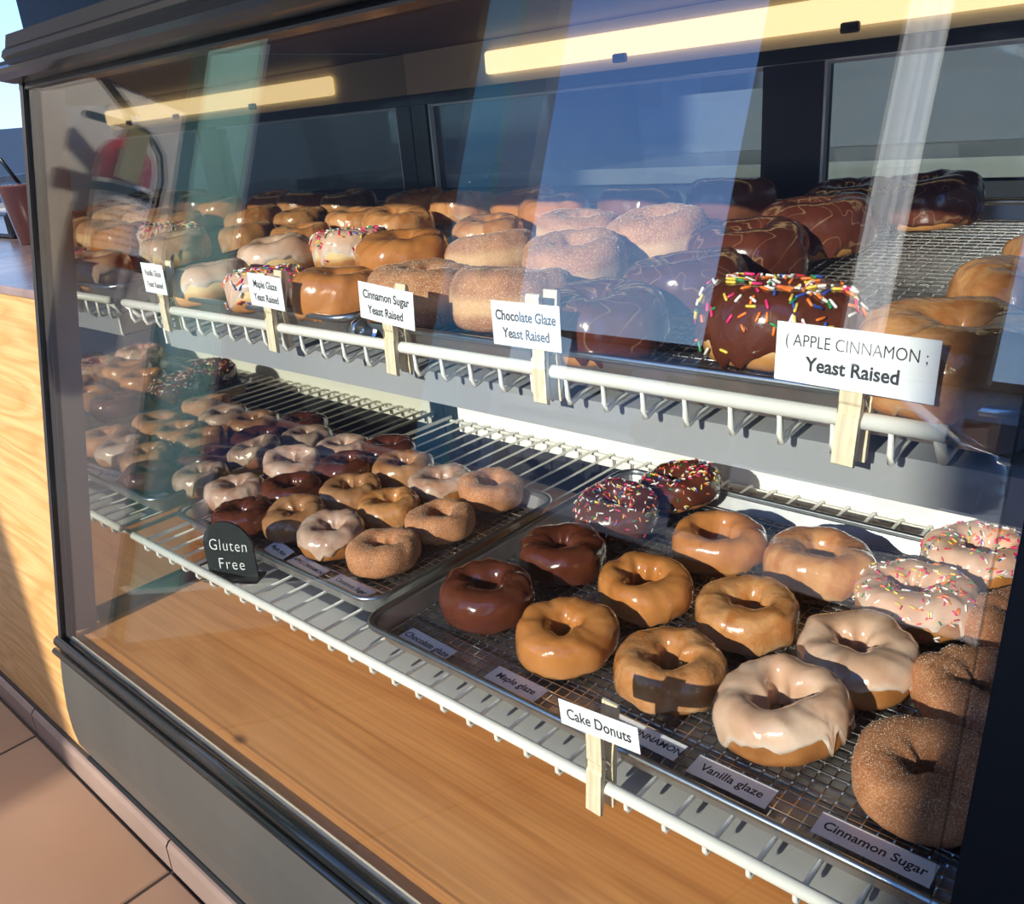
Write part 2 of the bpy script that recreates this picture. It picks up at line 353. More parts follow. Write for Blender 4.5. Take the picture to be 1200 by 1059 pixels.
def lathe(bm, prof, n=24, mt=None):
    rings = []
    for r, z in prof:
        rings.append([bm.verts.new((r * math.cos(2 * PI * k / n), r * math.sin(2 * PI * k / n), z)) for k in range(n)] if r > 1e-6 else [bm.verts.new((0, 0, z))])
    if mt is not None:
        for rg in rings:
            for v in rg: v.co = mt @ v.co
    for A, B in zip(rings, rings[1:]):
        if len(A) == 1 and len(B) == 1: continue
        for k in range(n):
            if len(A) == 1: bm.faces.new((A[0], B[(k + 1) % n], B[k]))
            elif len(B) == 1: bm.faces.new((A[k], A[(k + 1) % n], B[0]))
            else: bm.faces.new((A[k], A[(k + 1) % n], B[(k + 1) % n], B[k]))
    return bm
def extrude_profile_x(bm, prof, x0, x1):
    """closed (y,z) outline swept along X"""
    A = [bm.verts.new((x0, y, z)) for y, z in prof]; B = [bm.verts.new((x1, y, z)) for y, z in prof]
    n = len(prof)
    for i in range(n): bm.faces.new((A[i], A[(i + 1) % n], B[(i + 1) % n], B[i]))
    bm.faces.new(A[::-1]); bm.faces.new(B)
    return bm
def text_mesh(name, txt, size, m, parent, mtx, align='CENTER', sx=1.0, bold=0.0, shear=0.0, space=1.0):
    cu = bpy.data.curves.new('txt', 'FONT'); cu.body = txt; cu.size = size; cu.align_x = align; cu.align_y = 'CENTER'
    cu.extrude = 0.00006; cu.offset = bold; cu.shear = shear; cu.space_character = space; cu.resolution_u = 3
    o = bpy.data.objects.new('txt', cu); C.objects.link(o)
    dg = bpy.context.evaluated_depsgraph_get()
    me = bpy.data.meshes.new_from_object(o.evaluated_get(dg)); me.name = name
    bpy.data.objects.remove(o); bpy.data.curves.remove(cu)
    me.transform(mtx @ Matrix.Diagonal((sx, 1, 1, 1)))
    me.materials.clear(); me.materials.append(m)
    return link(bpy.data.objects.new(name, me), parent)

# ================================================================== SETTING
FZ = -0.53
# floor: dark grout bed with tiles as parts
bed = struct(boxo('floor', -6, 2.2, -1.45, 4.0, FZ - 0.05, FZ - 0.004, M['grout']))
tbm = bmesh.new(); box(tbm, 0.003, 0.456, 0.003, 0.456, -0.02, 0.0); bmesh.ops.bevel(tbm, geom=[e for e in tbm.edges if all(v.co.z > -0.001 for v in e.verts)], offset=0.002, segments=1, affect='EDGES')
tile0 = obj('floor_tile', tbm, M['tile'], bed)
random.seed(3)
first = True
me_a = tile0.data; me_b = me_a.copy(); me_b.materials.clear(); me_b.materials.append(M['tile2'])
for i in range(-3, 5):
    for j in range(0, 3):
        t = tile0 if first else bpy.data.objects.new('floor_tile', random.choice((me_a, me_b)))
        if not first: link(t, bed)
        first = False
        t.location = (-1.05 + 0.459 * i - 0.0, -0.012 - 0.459 * (j + 1), FZ + random.uniform(-0.0004, 0.0004))
# cove base tiles under the wooden counter
base = struct(boxo('baseboard_front', -3.0, 1.2, -0.004, 0.03, FZ, -0.478, M['grout']))
cb = bmesh.new()
extrude_profile_x(cb, [(-0.012, -0.0), (-0.0115, 0.040), (-0.007, 0.046), (-0.003, 0.047), (-0.003, 0.0)], 0.0015, 0.457)
c0 = obj('base_tile', cb, M['cove'], base)
for k, i in enumerate(range(-4, 5)):
    t = c0 if k == 0 else link(bpy.data.objects.new('base_tile', c0.data), base)
    t.location = (-0.131 + 0.459 * (i), 0, FZ)
# the room behind the case
struct(boxo('wall_back', -6, 3, 2.4, 2.5, FZ, 2.4, M['wall_back']))
struct(boxo('ceiling', -6, 3, -1.0, 2.5, 2.3, 2.4, M['ceil']))
struct(boxo('wall_right', 2.2, 2.3, -1.4, 2.5, FZ, 2.4, M['wall_white']))
# left wall with the extinguisher (seen as a reflection in the slanted glass)
struct(boxo('wall_left', -1.23, -1.15, -0.70, -0.10, FZ, 0.74, M['wall_white']))
struct(boxo('trim_1', -1.24, -1.145, -0.70, -0.10, 0.74, 2.3, M['wall_dark']))
# low base of the shop front and its posts
lw = struct(boxo('wall_front', -1.25, 1.3, -1.50, -1.42, FZ, -0.06, M['wall_dark']))  # unseen low wall, height set to shade the floor in front
struct(boxo('baseboard_left', -1.17, -1.10, -1.42, -0.72, FZ, -0.41, M['pale']))
struct(boxo('trim_2', -1.20, -1.12, -1.42, -0.95, -0.41, -0.10, M['wall_dark']))
p1 = struct(boxo('trim_3', -1.22, -1.14, -0.865, -0.735, FZ, 2.3, M['teal'], bev=0.003))
boxo('edge_strip', -1.14, -1.132, -0.874, -0.865, FZ, 2.3, M['alu'], p1)
# outside facade far behind the camera, with added sky and sun blockers
struct(boxo('trim_4', -4.72, -4.34, -5.1, -5.0, FZ, 4.5, M['teal']))
struct(boxo('trim_5', -4.26, -3.92, -5.15, -5.0, FZ, 4.5, M['beige']))
struct(boxo('blocker_wall', -14.0, -4.86, -5.2, -5.05, FZ, 9.0, M['wall_dark']))  # added dark wall, tall enough to keep sky out of the glass
struct(boxo('trim_6', -2.08, -1.74, -5.1, -5.0, FZ, 3.6, M['wall_dark']))
struct(boxo('sky_blocker_1', -1.74, -1.17, -5.1, -5.0, 0.72, 4.5, M['wall_dark']))  # added dark band that blocks sky reflections in the front glass
struct(boxo('sky_blocker_2', -0.90, -0.30, -5.1, -5.0, 0.72, 4.5, M['wall_dark']))  # second added band against sky reflections, right of the gap
struct(boxo('sun_blocker', 0.815, 2.2, -2.7, -2.5, FZ, 2.4, M['wall_dark']))  # added unseen blocker that shades the right end of the case
struct(boxo('ground', -60, 60, -80, -1.5, FZ - 0.12, FZ - 0.05, M['ground']))
# bright translucent banner hanging outside
bn = bmesh.new()
for k in range(9):
    x = -1.165 + 0.0328 * k; dy = 0.02 * math.sin(k * 1.7)
    a = bn.verts.new((x, -5.05 + dy, 0.74)); b = bn.verts.new((x, -5.05 + dy, 4.4))
bn.verts.ensure_lookup_table()
for k in range(8): bn.faces.new((bn.verts[2 * k], bn.verts[2 * k + 2], bn.verts[2 * k + 3], bn.verts[2 * k + 1]))
bo = obj('hanging_banner', bn, M['tinted']); tag(bo, 'tall narrow translucent white banner reflected in the glass', 'banner')
sm = bo.modifiers.new('s', 'SOLIDIFY'); sm.thickness = 0.003
# hills on the horizon
hb = bmesh.new(); random.seed(5); pv = None
hv = []
for k in range(40):
    a = math.radians(95 + k * 3.5); R_ = 300
    h = 4 + 9 * abs(noise.noise(Vector((k * 0.21, 2.3, 0)))) + (5 if 15 < k < 26 else 0)
    hv.append((hb.verts.new((R_ * math.cos(a), R_ * math.sin(a), -10)), hb.verts.new((R_ * 0.98 * math.cos(a), R_ * 0.98 * math.sin(a), h)), hb.verts.new((R_ * 1.1 * math.cos(a), R_ * 1.1 * math.sin(a), -10))))
for a, b in zip(hv, hv[1:]):
    hb.faces.new((a[0], b[0], b[1], a[1])); hb.faces.new((a[1], b[1], b[2], a[2]))
ho = obj('hills', hb, M['hill']); struct(ho)

# ================================================================== WOODEN COUNTER (left and under the case)
ct = thing('wooden_counter', 'light plywood counter with dark top, running under and left of the glass case', 'counter', (-0.6, 0.0, FZ))
def ch(o, par):
    o.parent = par; o.matrix_parent_inverse = par.matrix_world.inverted() if False else Matrix.Translation(-Vector(par.location)); return o
ch(boxo('front_panel', -3.0, -0.034, 0.0, 0.03, -0.478, 0.236, M['counter'], bev=0.002), ct)
ch(boxo('lower_panel', -0.0335, 0.9, 0.0, 0.03, -0.478, -0.125, M['counter']), ct)
ch(boxo('counter_top', -3.0, -0.036, -0.003, 0.60, 0.237, 0.247, M['marble'], bev=0.002), ct)
ch(boxo('kick_plate', -0.12, 0.9, -0.0035, -0.0005, -0.478, -0.39, M['steel']), ct)

# ================================================================== DISPLAY CASE
Y0, Z0 = -0.086, -0.076; Y1, Z1 = 0.012, 0.428
gd = Vector((0, Y1 - Y0, Z1 - Z0)).normalized(); gn = Vector((0, -gd.z, gd.y))
XL, XR = -0.015, 0.80
case = thing('display_case', 'glass fronted bakery case with black frame, wood deck and steel lower front', 'display case', (0.39, 0.2, -0.125))
def cpart(o): return ch(o, case)
# deck
cpart(boxo('deck', XL, XR, -0.084, 0.475, -0.095, -0.082, M['deck'], bev=0.001))
cpart(boxo('case_floor', XL - 0.01, XR, -0.06, 0.475, -0.125, -0.0955, M['black_post']))
# steel lower front: curved profile
prof = [(-0.088, -0.083), (-0.094, -0.105), (-0.098, -0.129), (-0.1015, -0.16), (-0.102, -0.185), (-0.1005, -0.205), (-0.095, -0.222)]
back = [(y + 0.003, z) for y, z in prof[::-1]]
bm = bmesh.new(); extrude_profile_x(bm, prof + back, XL, XR)
cpart(obj('steel_front', bm, M['steel'], smooth=False))
bm = bmesh.new(); extrude_profile_x(bm, [(-0.0965, -0.2215), (-0.0985, -0.2245), (-0.095, -0.2275), (-0.03, -0.235), (-0.001, -0.235), (-0.001, -0.232), (-0.03, -0.232)], XL, XR)
cpart(obj('steel_underside', bm, M['black_post']))
# left cheek closing the curved front
bm = bmesh.new()
pf = prof + [(-0.001, -0.235), (-0.001, -0.126), (-0.05, -0.126), (-0.05, -0.083)]
A = [bm.verts.new((XL - 0.003, y, z)) for y, z in pf]; B = [bm.verts.new((XL, y, z)) for y, z in pf]
bm.faces.new(A); bm.faces.new(B[::-1])
for i in range(len(pf)): bm.faces.new((A[i], A[(i + 1) % len(pf)], B[(i + 1) % len(pf)], B[i]))
cpart(obj('cheek_panel', bm, M['steel']))
# bottom rail
bm = bmesh.new()
tube(bm, [(XL + 0.002, -0.0905, -0.0815), (XR, -0.0905, -0.0815)], 0.0062, 14)
cpart(obj('bottom_rail', bm, M['rubber'], smooth=True))
bm = bmesh.new(); tube(bm, [(XL + 0.001, -0.0965, -0.0905), (XR, -0.0965, -0.0905)], 0.0035, 10)
cpart(obj('rubber_bead', bm, M['rubber'], smooth=True))
cpart(boxo('edge_bead', XL, XR, -0.0838, -0.0805, -0.0815, -0.0782, M['header']))
# slanted members: build in a local frame along the glass
def slant_box(name, xa, xb, s0, s1, n0, n1, m, bev=0.0):
    """s = distance up the glass, n = distance outward"""
    bm = bmesh.new(); mt = Matrix(((1, 0, 0, 0), (0, gd.y, gn.y, Y0), (0, gd.z, gn.z, Z0), (0, 0, 0, 1)))
    box(bm, xa, xb, s0, s1, n0, n1, mt)
    if bev: bmesh.ops.bevel(bm, geom=bm.edges[:], offset=bev, segments=2, affect='EDGES')
    return cpart(obj(name, bm, m))
L = math.hypot(Y1 - Y0, Z1 - Z0)
slant_box('front_glass', XL, XR - 0.02, 0.003, L, -0.0025, 0.0025, M['glass'])
slant_box('left_post', XL + 0.003, XL + 0.012, -0.004, L + 0.006, -0.009, 0.005, M['black'], 0.001)
slant_box('post_strip', XL + 0.001, XL + 0.0055, 0.0, L, -0.032, -0.0035, M['brown_frame'])
slant_box('post_bead', XL + 0.0122, XL + 0.0150, 0.0, L, -0.0075, -0.0035, M['black'])
slant_box('right_post', 0.787, 0.84, 0.0, L, -0.03, 0.006, M['black_post'], 0.001)
# mirrored left end
bm = bmesh.new()
pts = [(Y0 + 0.03, -0.081), (0.474, -0.081), (0.474, 0.4515), (Y1 + 0.016, 0.4515), (Y1+0.012, 0.42)]
A = [bm.verts.new((XL - 0.004, y, z)) for y, z in pts]; B = [bm.verts.new((XL, y, z)) for y, z in pts]
bm.faces.new(A); bm.faces.new(B[::-1])
for i in range(len(pts)): bm.faces.new((A[i], A[(i + 1) % len(pts)], B[(i + 1) % len(pts)], B[i]))
cpart(obj('mirrored_end_panel', bm, M['mirror']))
cpart(boxo('end_panel_trim', XL, XL + 0.004, -0.05, 0.47, -0.082, -0.066, M['plastic']))
bm = bmesh.new()
A = [bm.verts.new((XL - 0.008, y, z)) for y, z in pts]; B = [bm.verts.new((XL - 0.0045, y, z)) for y, z in pts]
bm.faces.new(A); bm.faces.new(B[::-1])
for i in range(len(pts)): bm.faces.new((A[i], A[(i + 1) % len(pts)], B[(i + 1) % len(pts)], B[i]))
cpart(obj('end_panel_back', bm, M['black_post']))
# top frame: three stepped mouldings
bm = bmesh.new(); extrude_profile_x(bm, [(0.004, 0.428), (-0.006, 0.430), (-0.012, 0.434), (-0.013, 0.438), (-0.008, 0.441), (-0.005, 0.4445), (0.0, 0.446), (0.03, 0.446), (0.03, 0.428)], XL + 0.0, XR + 0.02)
cpart(obj('top_moulding', bm, M['black']))
bm = bmesh.new(); extrude_profile_x(bm, [(0.0, 0.446), (-0.002, 0.449), (0.0, 0.4535), (0.003, 0.456), (0.006, 0.466), (0.03, 0.466), (0.03, 0.446)], XL + 0.004, XR + 0.02)
cpart(obj('upper_moulding', bm, M['black']))
cpart(boxo('lid', XL - 0.004, XR + 0.02, 0.03, 0.49, 0.452, 0.466, M['ceil']))
slant_box('top_glass_channel', XL, XR, L - 0.006, L + 0.008, -0.006, 0.004, M['black'])
# rear: header, glowing strip, clips, sliding doors, sill
YR = 0.462
hd = cpart(boxo('rear_header', XL, XR, YR - 0.006, YR + 0.02, 0.406, 0.4515, M['header']))
cpart(boxo('added_glow', 0.125, XR - 0.005, YR - 0.014, YR - 0.0065, 0.4165, 0.4400, M['added_light'], bev=0.003))  # glow stands in for sunlight on the cream header
for x in (0.309, 0.534, 0.70):
    cpart(boxo('header_clip', x - 0.008, x + 0.008, YR - 0.02, YR - 0.0145, 0.411, 0.4195, M['black'], bev=0.002))
cpart(boxo('rear_top_rail', XL, XR, YR - 0.004, YR + 0.02, 0.394, 0.4055, M['black']))
cpart(boxo('rear_mullion', 0.452, 0.507, YR - 0.002, YR + 0.02, 0.0, 0.3935, M['black']))
cpart(boxo('rear_corner_post', XL + 0.001, 0.012, YR - 0.004, YR + 0.02, -0.08, 0.3935, M['black']))
cpart(boxo('rear_sill', 0.013, XR, YR - 0.004, YR + 0.018, -0.03, 0.062, M['white_panel'], bev=0.001))
cpart(boxo('rear_kick', XL + 0.001, XR, YR + 0.003, YR + 0.018, -0.081, -0.0305, M['plastic']))
cpart(boxo('rear_apron', XL + 0.013, XR, YR + 0.002, YR + 0.016, 0.0625, 0.268, M['black']))
for (a, b) in ((0.014, 0.4515), (0.508, 0.79)):
    dr = cpart(boxo('sliding_door', a, b, YR + 0.006, YR + 0.010, 0.27, 0.393, M['door_glass']))
    boxo('door_edge', a, a + 0.0025, YR - 0.0015, YR + 0.0055, 0.268, 0.3935, M['alu'], dr)
    boxo('door_top_edge', a, b, YR - 0.001, YR + 0.0055, 0.3905, 0.3930, M['alu'], dr)
    boxo('door_bottom_edge', a, b, YR - 0.001, YR + 0.0055, 0.2688, 0.272, M['black'], dr)

# ------------------------------------------------------------------ wire shelves
def shelf(label, xa, xb, yf, z, yb, slope, loc_z, x0h, box_name):
    DO = 0.0165 if slope else 0.009
    t = thing('wire_shelf', label, 'shelf', ((xa + xb) / 2, yf, z))
    L_ = Vector(t.location)
    def zz(y): return z - DO + slope * (y - yf)
    def add(name, bm, m, smooth=True):
        o = obj(name, bm, m, smooth=smooth); return ch(o, t)
    bm = bmesh.new(); tube(bm, [(xa, yf, z), (xb, yf, z)], 0.0039, 14); add('front_rail', bm, M['white_wire'])
    bm = bmesh.new(); tube(bm, [(xa + .003, yf, z - .002), (xa + .003, yf + 0.01, zz(yf + .01) - .0), (xa + .003, yb, zz(yb))], 0.0026, 8); add('side_rail', bm, M['white_wire'])
    bm = bmesh.new(); tube(bm, [(xb - .003, yf, z - .002), (xb - .003, yf + 0.01, zz(yf + .01)), (xb - .003, yb, zz(yb))], 0.0026, 8); add('side_rail', bm, M['white_wire'])
    bm = bmesh.new(); tube(bm, [(xa, yb - .004, zz(yb) - .0042), (xb, yb - .004, zz(yb) - .0042)], 0.0024, 8); add('rear_rail', bm, M['white_wire'])
    bm = bmesh.new(); tube(bm, [(xa, yf + 0.24, zz(yf + 0.24) - .0042), (xb, yf + 0.24, zz(yf + 0.24) - .0042)], 0.0024, 8); add('middle_rail', bm, M['white_wire'])
    # one wire: down from the rail, round a tight bend, then back across the shelf and down at the rear
    bm = bmesh.new()
    dz = -0.0180 if slope else -0.0112
    pts = [(0, 0.0, -0.001), (0, 0.0002, dz * .75), (0, 0.0018, dz), (0, 0.0042, dz)]
    if slope: pts += [(0, 0.012, -DO + slope * .012)]
    else: pts += [(0, 0.010, -0.009)]
    pts += [(0, yb - yf - 0.004, -DO + slope * (yb - yf - 0.004)), (0, yb - yf, -DO - .002 + slope * (yb - yf)), (0, yb - yf + 0.001, -DO - 0.017 + slope * (yb - yf))]
    tube(bm, pts, 0.00165, 7)
    w0 = None; x = x0h
    while x < xb - 0.004:
        if w0 is None:
            w0 = add('shelf_wire', bm, M['white_wire']); w0.parent = t; w0.matrix_parent_inverse.identity(); o = w0
        else:
            o = link(bpy.data.objects.new('shelf_wire', w0.data), t)
        o.location = (x - L_.x, 0, 0)
        x += 0.0254
    return t
lower = shelf('lower white wire shelf with the cake donut and gluten free pans on it', 0.0, 0.785, 0.0, 0.0, 0.455, 0.0, 0, 0.0225, '')
upper = shelf('upper white wire shelf sloping up to the rear, carrying the yeast raised donuts', 0.0, 0.742, 0.047, 0.231, 0.452, 0.1, 0, 0.009, '')
ch(boxo('under_panel', 0.072, 0.784, 0.022, 0.150, -0.0290, -0.0270, M['under_panel']), lower)
for x in (0.16, 0.40, 0.62):
    ch(boxo('panel_bracket', x, x + 0.02, 0.04, 0.14, -0.033, -0.0292, M['white_panel']), lower)
# light box under the upper shelf
bm = bmesh.new(); extrude_profile_x(bm, [(0.064, 0.2105), (0.067, 0.187), (0.19, 0.195), (0.19, 0.220), (0.10, 0.2125)], 0.035, 0.785)
ch(obj('light_box', bm, M['grey_panel']), upper)
ch(boxo('light_box_end', 0.031, 0.0345, 0.064, 0.19, 0.190, 0.214, M['white_panel']), upper)

# ------------------------------------------------------------------ sheet pans
def rrect(x0, x1, y0, y1, r, n=6):
    out = []
    for cx, cy, a0 in ((x1 - r, y1 - r, 0), (x0 + r, y1 - r, 90), (x0 + r, y0 + r, 180), (x1 - r, y0 + r, 270)):
        for k in range(n + 1):
            a = math.radians(a0 + 90 * k / n); out.append((cx + r * math.cos(a), cy + r * math.sin(a)))
    return out
def pan(label, x0, x1, y0, y1, zb, slope=0.0, h=0.021, lowmat=None):
    w_, d_ = x1 - x0, y1 - y0
    t = thing('sheet_pan', label, 'tray', ((x0 + x1) / 2, (y0 + y1) / 2, zb + slope * (d_ / 2)), (math.atan(slope), 0, 0))
    X, Y = w_ / 2, d_ / 2; th = 0.0009
    loops = [(0.0115, 0.0, 0.012), (0.010, 0.0006, 0.013), (0.004, h - 0.002, 0.017), (0.0, h, 0.019), (-0.0, h + 0.0006, 0.019), (0.0005 + 0.0, h + 0.0006, 0.019), (0.0052, h - 0.002, 0.017), (0.0112, 0.0016, 0.012), (0.013, 0.0009, 0.011)]
    bm = bmesh.new(); rings = []
    for ins, z, r in loops:
        rings.append([bm.verts.new((x, y, z)) for x, y in rrect(-X + ins, X - ins, -Y + ins, Y - ins, r)])
    n = len(rings[0])
    for A, B in zip(rings, rings[1:]):
        for k in range(n): bm.faces.new((A[k], A[(k + 1) % n], B[(k + 1) % n], B[k]))
    bm.faces.new(rings[0][::-1]); bm.faces.new(rings[-1])
    obj('pan_body', bm, M['pan'], t)
    bm = bmesh.new(); tube(bm, [(x, y, h) for x, y in rrect(-X + 0.001, X - 0.001, -Y + 0.001, Y - 0.001, 0.019, 8)], 0.0026, 8, closed=True)
    obj('rolled_rim', bm, lowmat or M['pan_rim'], t, smooth=True)
    return t
def rack(label, x0, x1, y0, y1, zb, slope, pitch=0.0086):
    w_, d_ = x1 - x0, y1 - y0
    t = thing('wire_rack', label, 'cooling rack', ((x0 + x1) / 2, (y0 + y1) / 2, zb + slope * d_ / 2), (math.atan(slope), 0, 0))
    X, Y = w_ / 2, d_ / 2
    def strip(vs, fs, p, q, r, n=4):
        p, q = Vector(p), Vector(q); tt = (q - p).normalized(); u = tt.cross(Vector((0, 0, 1))).normalized(); v = u.cross(tt)
        b = len(vs)
        for e in (p, q):
            for k in range(n):
                a = 2 * PI * (k + .5) / n; vs.append(tuple(e + r * (math.cos(a) * u + math.sin(a) * v)))
        for k in range(n): fs.append((b + k, b + (k + 1) % n, b + n + (k + 1) % n, b + n + k))
        fs.append(tuple(b + k for k in range(n))[::-1]); fs.append(tuple(b + n + k for k in range(n)))
    vs, fs = [], []
    nx = int(w_ / pitch); ny = int(d_ / pitch)
    for i in range(nx + 1):
        x = -X + w_ * i / nx; strip(vs, fs, (x, -Y, 0.0), (x, Y, 0.0), 0.00062)
    for j in range(ny + 1):
        y = -Y + d_ * j / ny; strip(vs, fs, (-X, y, 0.0009), (X, y, 0.0009), 0.00062)
    g = pyobj('mesh_grid', vs, fs, [M['rack']], t); g['kind'] = 'stuff'
    bm = bmesh.new(); tube(bm, [(x, y, 0.0) for x, y in rrect(-X, X, -Y, Y, 0.004, 3)], 0.0013, 6, closed=True)
    obj('rack_border', bm, M['rack'], t, smooth=True)
    bm = bmesh.new()
    for y in (-Y * .8, 0, Y * .8): tube(bm, [(-X, y, -0.0022), (X, y, -0.0022)], 0.0011, 5)
    obj('support_rods', bm, M['rack'], t, smooth=True)
    return t
LZ = -0.0076   # top of lower shelf wires
pan('small dull pan of gluten free donuts at the left of the lower shelf', 0.006, 0.332, 0.041, 0.284, LZ + .0002, h=0.019)
rack('fine wire rack inside the small gluten free pan', 0.020, 0.318, 0.055, 0.270, LZ + .0052, 0)
pan('large aluminium pan of cake donuts at the right of the lower shelf', 0.343, 0.785, 0.020, 0.386, LZ + .0002, h=0.018)
rack('wire rack inside the large cake donut pan', 0.357, 0.770, 0.034, 0.372, LZ + .0052, 0)
US = 0.1
def uz(y): return 0.2222 + 0.1 * (y - 0.047) + 0.0016 - 0.0075
pan('aluminium pan with the glazed and sprinkled yeast raised donuts, left on the upper shelf', 0.004, 0.335, 0.056, 0.446, uz(0.056), US, h=0.0240)
rack('wire rack in the left pan of the upper shelf', 0.017, 0.322, 0.070, 0.432, uz(0.070) + .0110, US)
pan('aluminium pan with the cinnamon sugar and chocolate yeast raised donuts on the upper shelf', 0.352, 0.776, 0.054, 0.446, uz(0.054), US, h=0.0240)
rack('wire rack in the right pan of the upper shelf', 0.366, 0.762, 0.068, 0.432, uz(0.068) + .0110, US)
# small steel cup lying between the upper pans
bm = bmesh.new(); mt = Matrix.Translation((0.343, 0.062, 0.2335)) @ Matrix.Rotation(math.radians(80), 4, 'Y') @ Matrix.Rotation(0.3, 4, 'X')
lathe(bm, [(0.0, -0.009), (0.0075, -0.009), (0.0082, -0.008), (0.0088, 0.009), (0.0082, 0.009), (0.0076, -0.0075), (0, -0.0075)], 24, mt)
sc = obj('steel_cup', bm, M['chrome'], smooth=True); tag(sc, 'small steel cup lying on its side between the two upper pans', 'cup')

# ------------------------------------------------------------------ donuts
def sst(a, b, x):
    t = max(0.0, min(1.0, (x - a) / (b - a))); return t * t * (3 - 2 * t)
class Donut:
    def __init__(s, R, kind, seed):
        s.kind = kind; s.seed = seed; s.R = R
        if kind == 'cake': s.rh = R * 0.31; s.h = R * 0.80; s.sq = 0.82; s.lump = 0.040
        else: s.rh = R * 0.17; s.h = R * 0.98; s.sq = 0.78; s.lump = 0.045
        rnd = random.Random(seed)
        s.rh *= rnd.uniform(0.75, 1.25); s.el = rnd.uniform(-0.05, 0.05); s.ea = rnd.uniform(0, PI)
        s.hx = rnd.uniform(-.05, .05) * R; s.hy = rnd.uniform(-.05, .05) * R
        s.a = (R - s.rh) / 2; s.Rm = (R + s.rh) / 2; s.b = s.h / 2
    def p(s, u, v, off=0.0):
        cu, su = math.cos(u), math.sin(u); cv, sv = math.cos(v), math.sin(v)
        e = s.sq
        c2 = math.copysign(abs(cv) ** e, cv); s2 = math.copysign(abs(sv) ** (e if sv > 0 else 0.62), sv)
        q = Vector((cu * 1.3, su * 1.3, s.seed * 7.31))
        n1 = noise.noise(q); n2 = noise.noise(Vector((cu * 2.4 + cv * .6, su * 2.4 + sv * .6, s.seed * 3.7 + 9)))
        n3 = noise.noise(Vector((cu * 6 + cv * 2.2, su * 6 + sv * 2.2, s.seed + 31)))
        outer = (c2 + 1) / 2
        hole = 1 - outer
        r = s.Rm + s.a * c2
        r *= 1 + s.el * math.cos(2 * (u - s.ea)) * outer + n1 * s.lump * 1.6 * outer
        r += hole * s.rh * 0.85 * noise.noise(Vector((cu * 1.2, su * 1.2, s.seed * 1.9)))
        r += s.R * s.lump * (n2 * 0.9 * (0.12 + 0.88 * outer) + n3 * 0.25 * outer)
        z = s.b * s2 * (1 + n1 * 0.09 * (.5 + .5 * outer) + n2 * 0.10 * outer) + s.R * 0.022 * n3 * outer
        if s.kind == 'cake' and sv > 0: z += s.R * 0.05 * n2 * outer * outer
        # unit normal approx for the offset
        nx = cv; nz = sv
        r += off * nx; z += off * nz
        zb = -s.b * 0.86
        if z < zb and off == 0: z = zb + (z - zb) * 0.15
        r = max(r, 0.0012)
        return Vector((r * cu + s.hx * hole, r * su + s.hy * hole, z + s.b * 0.88))
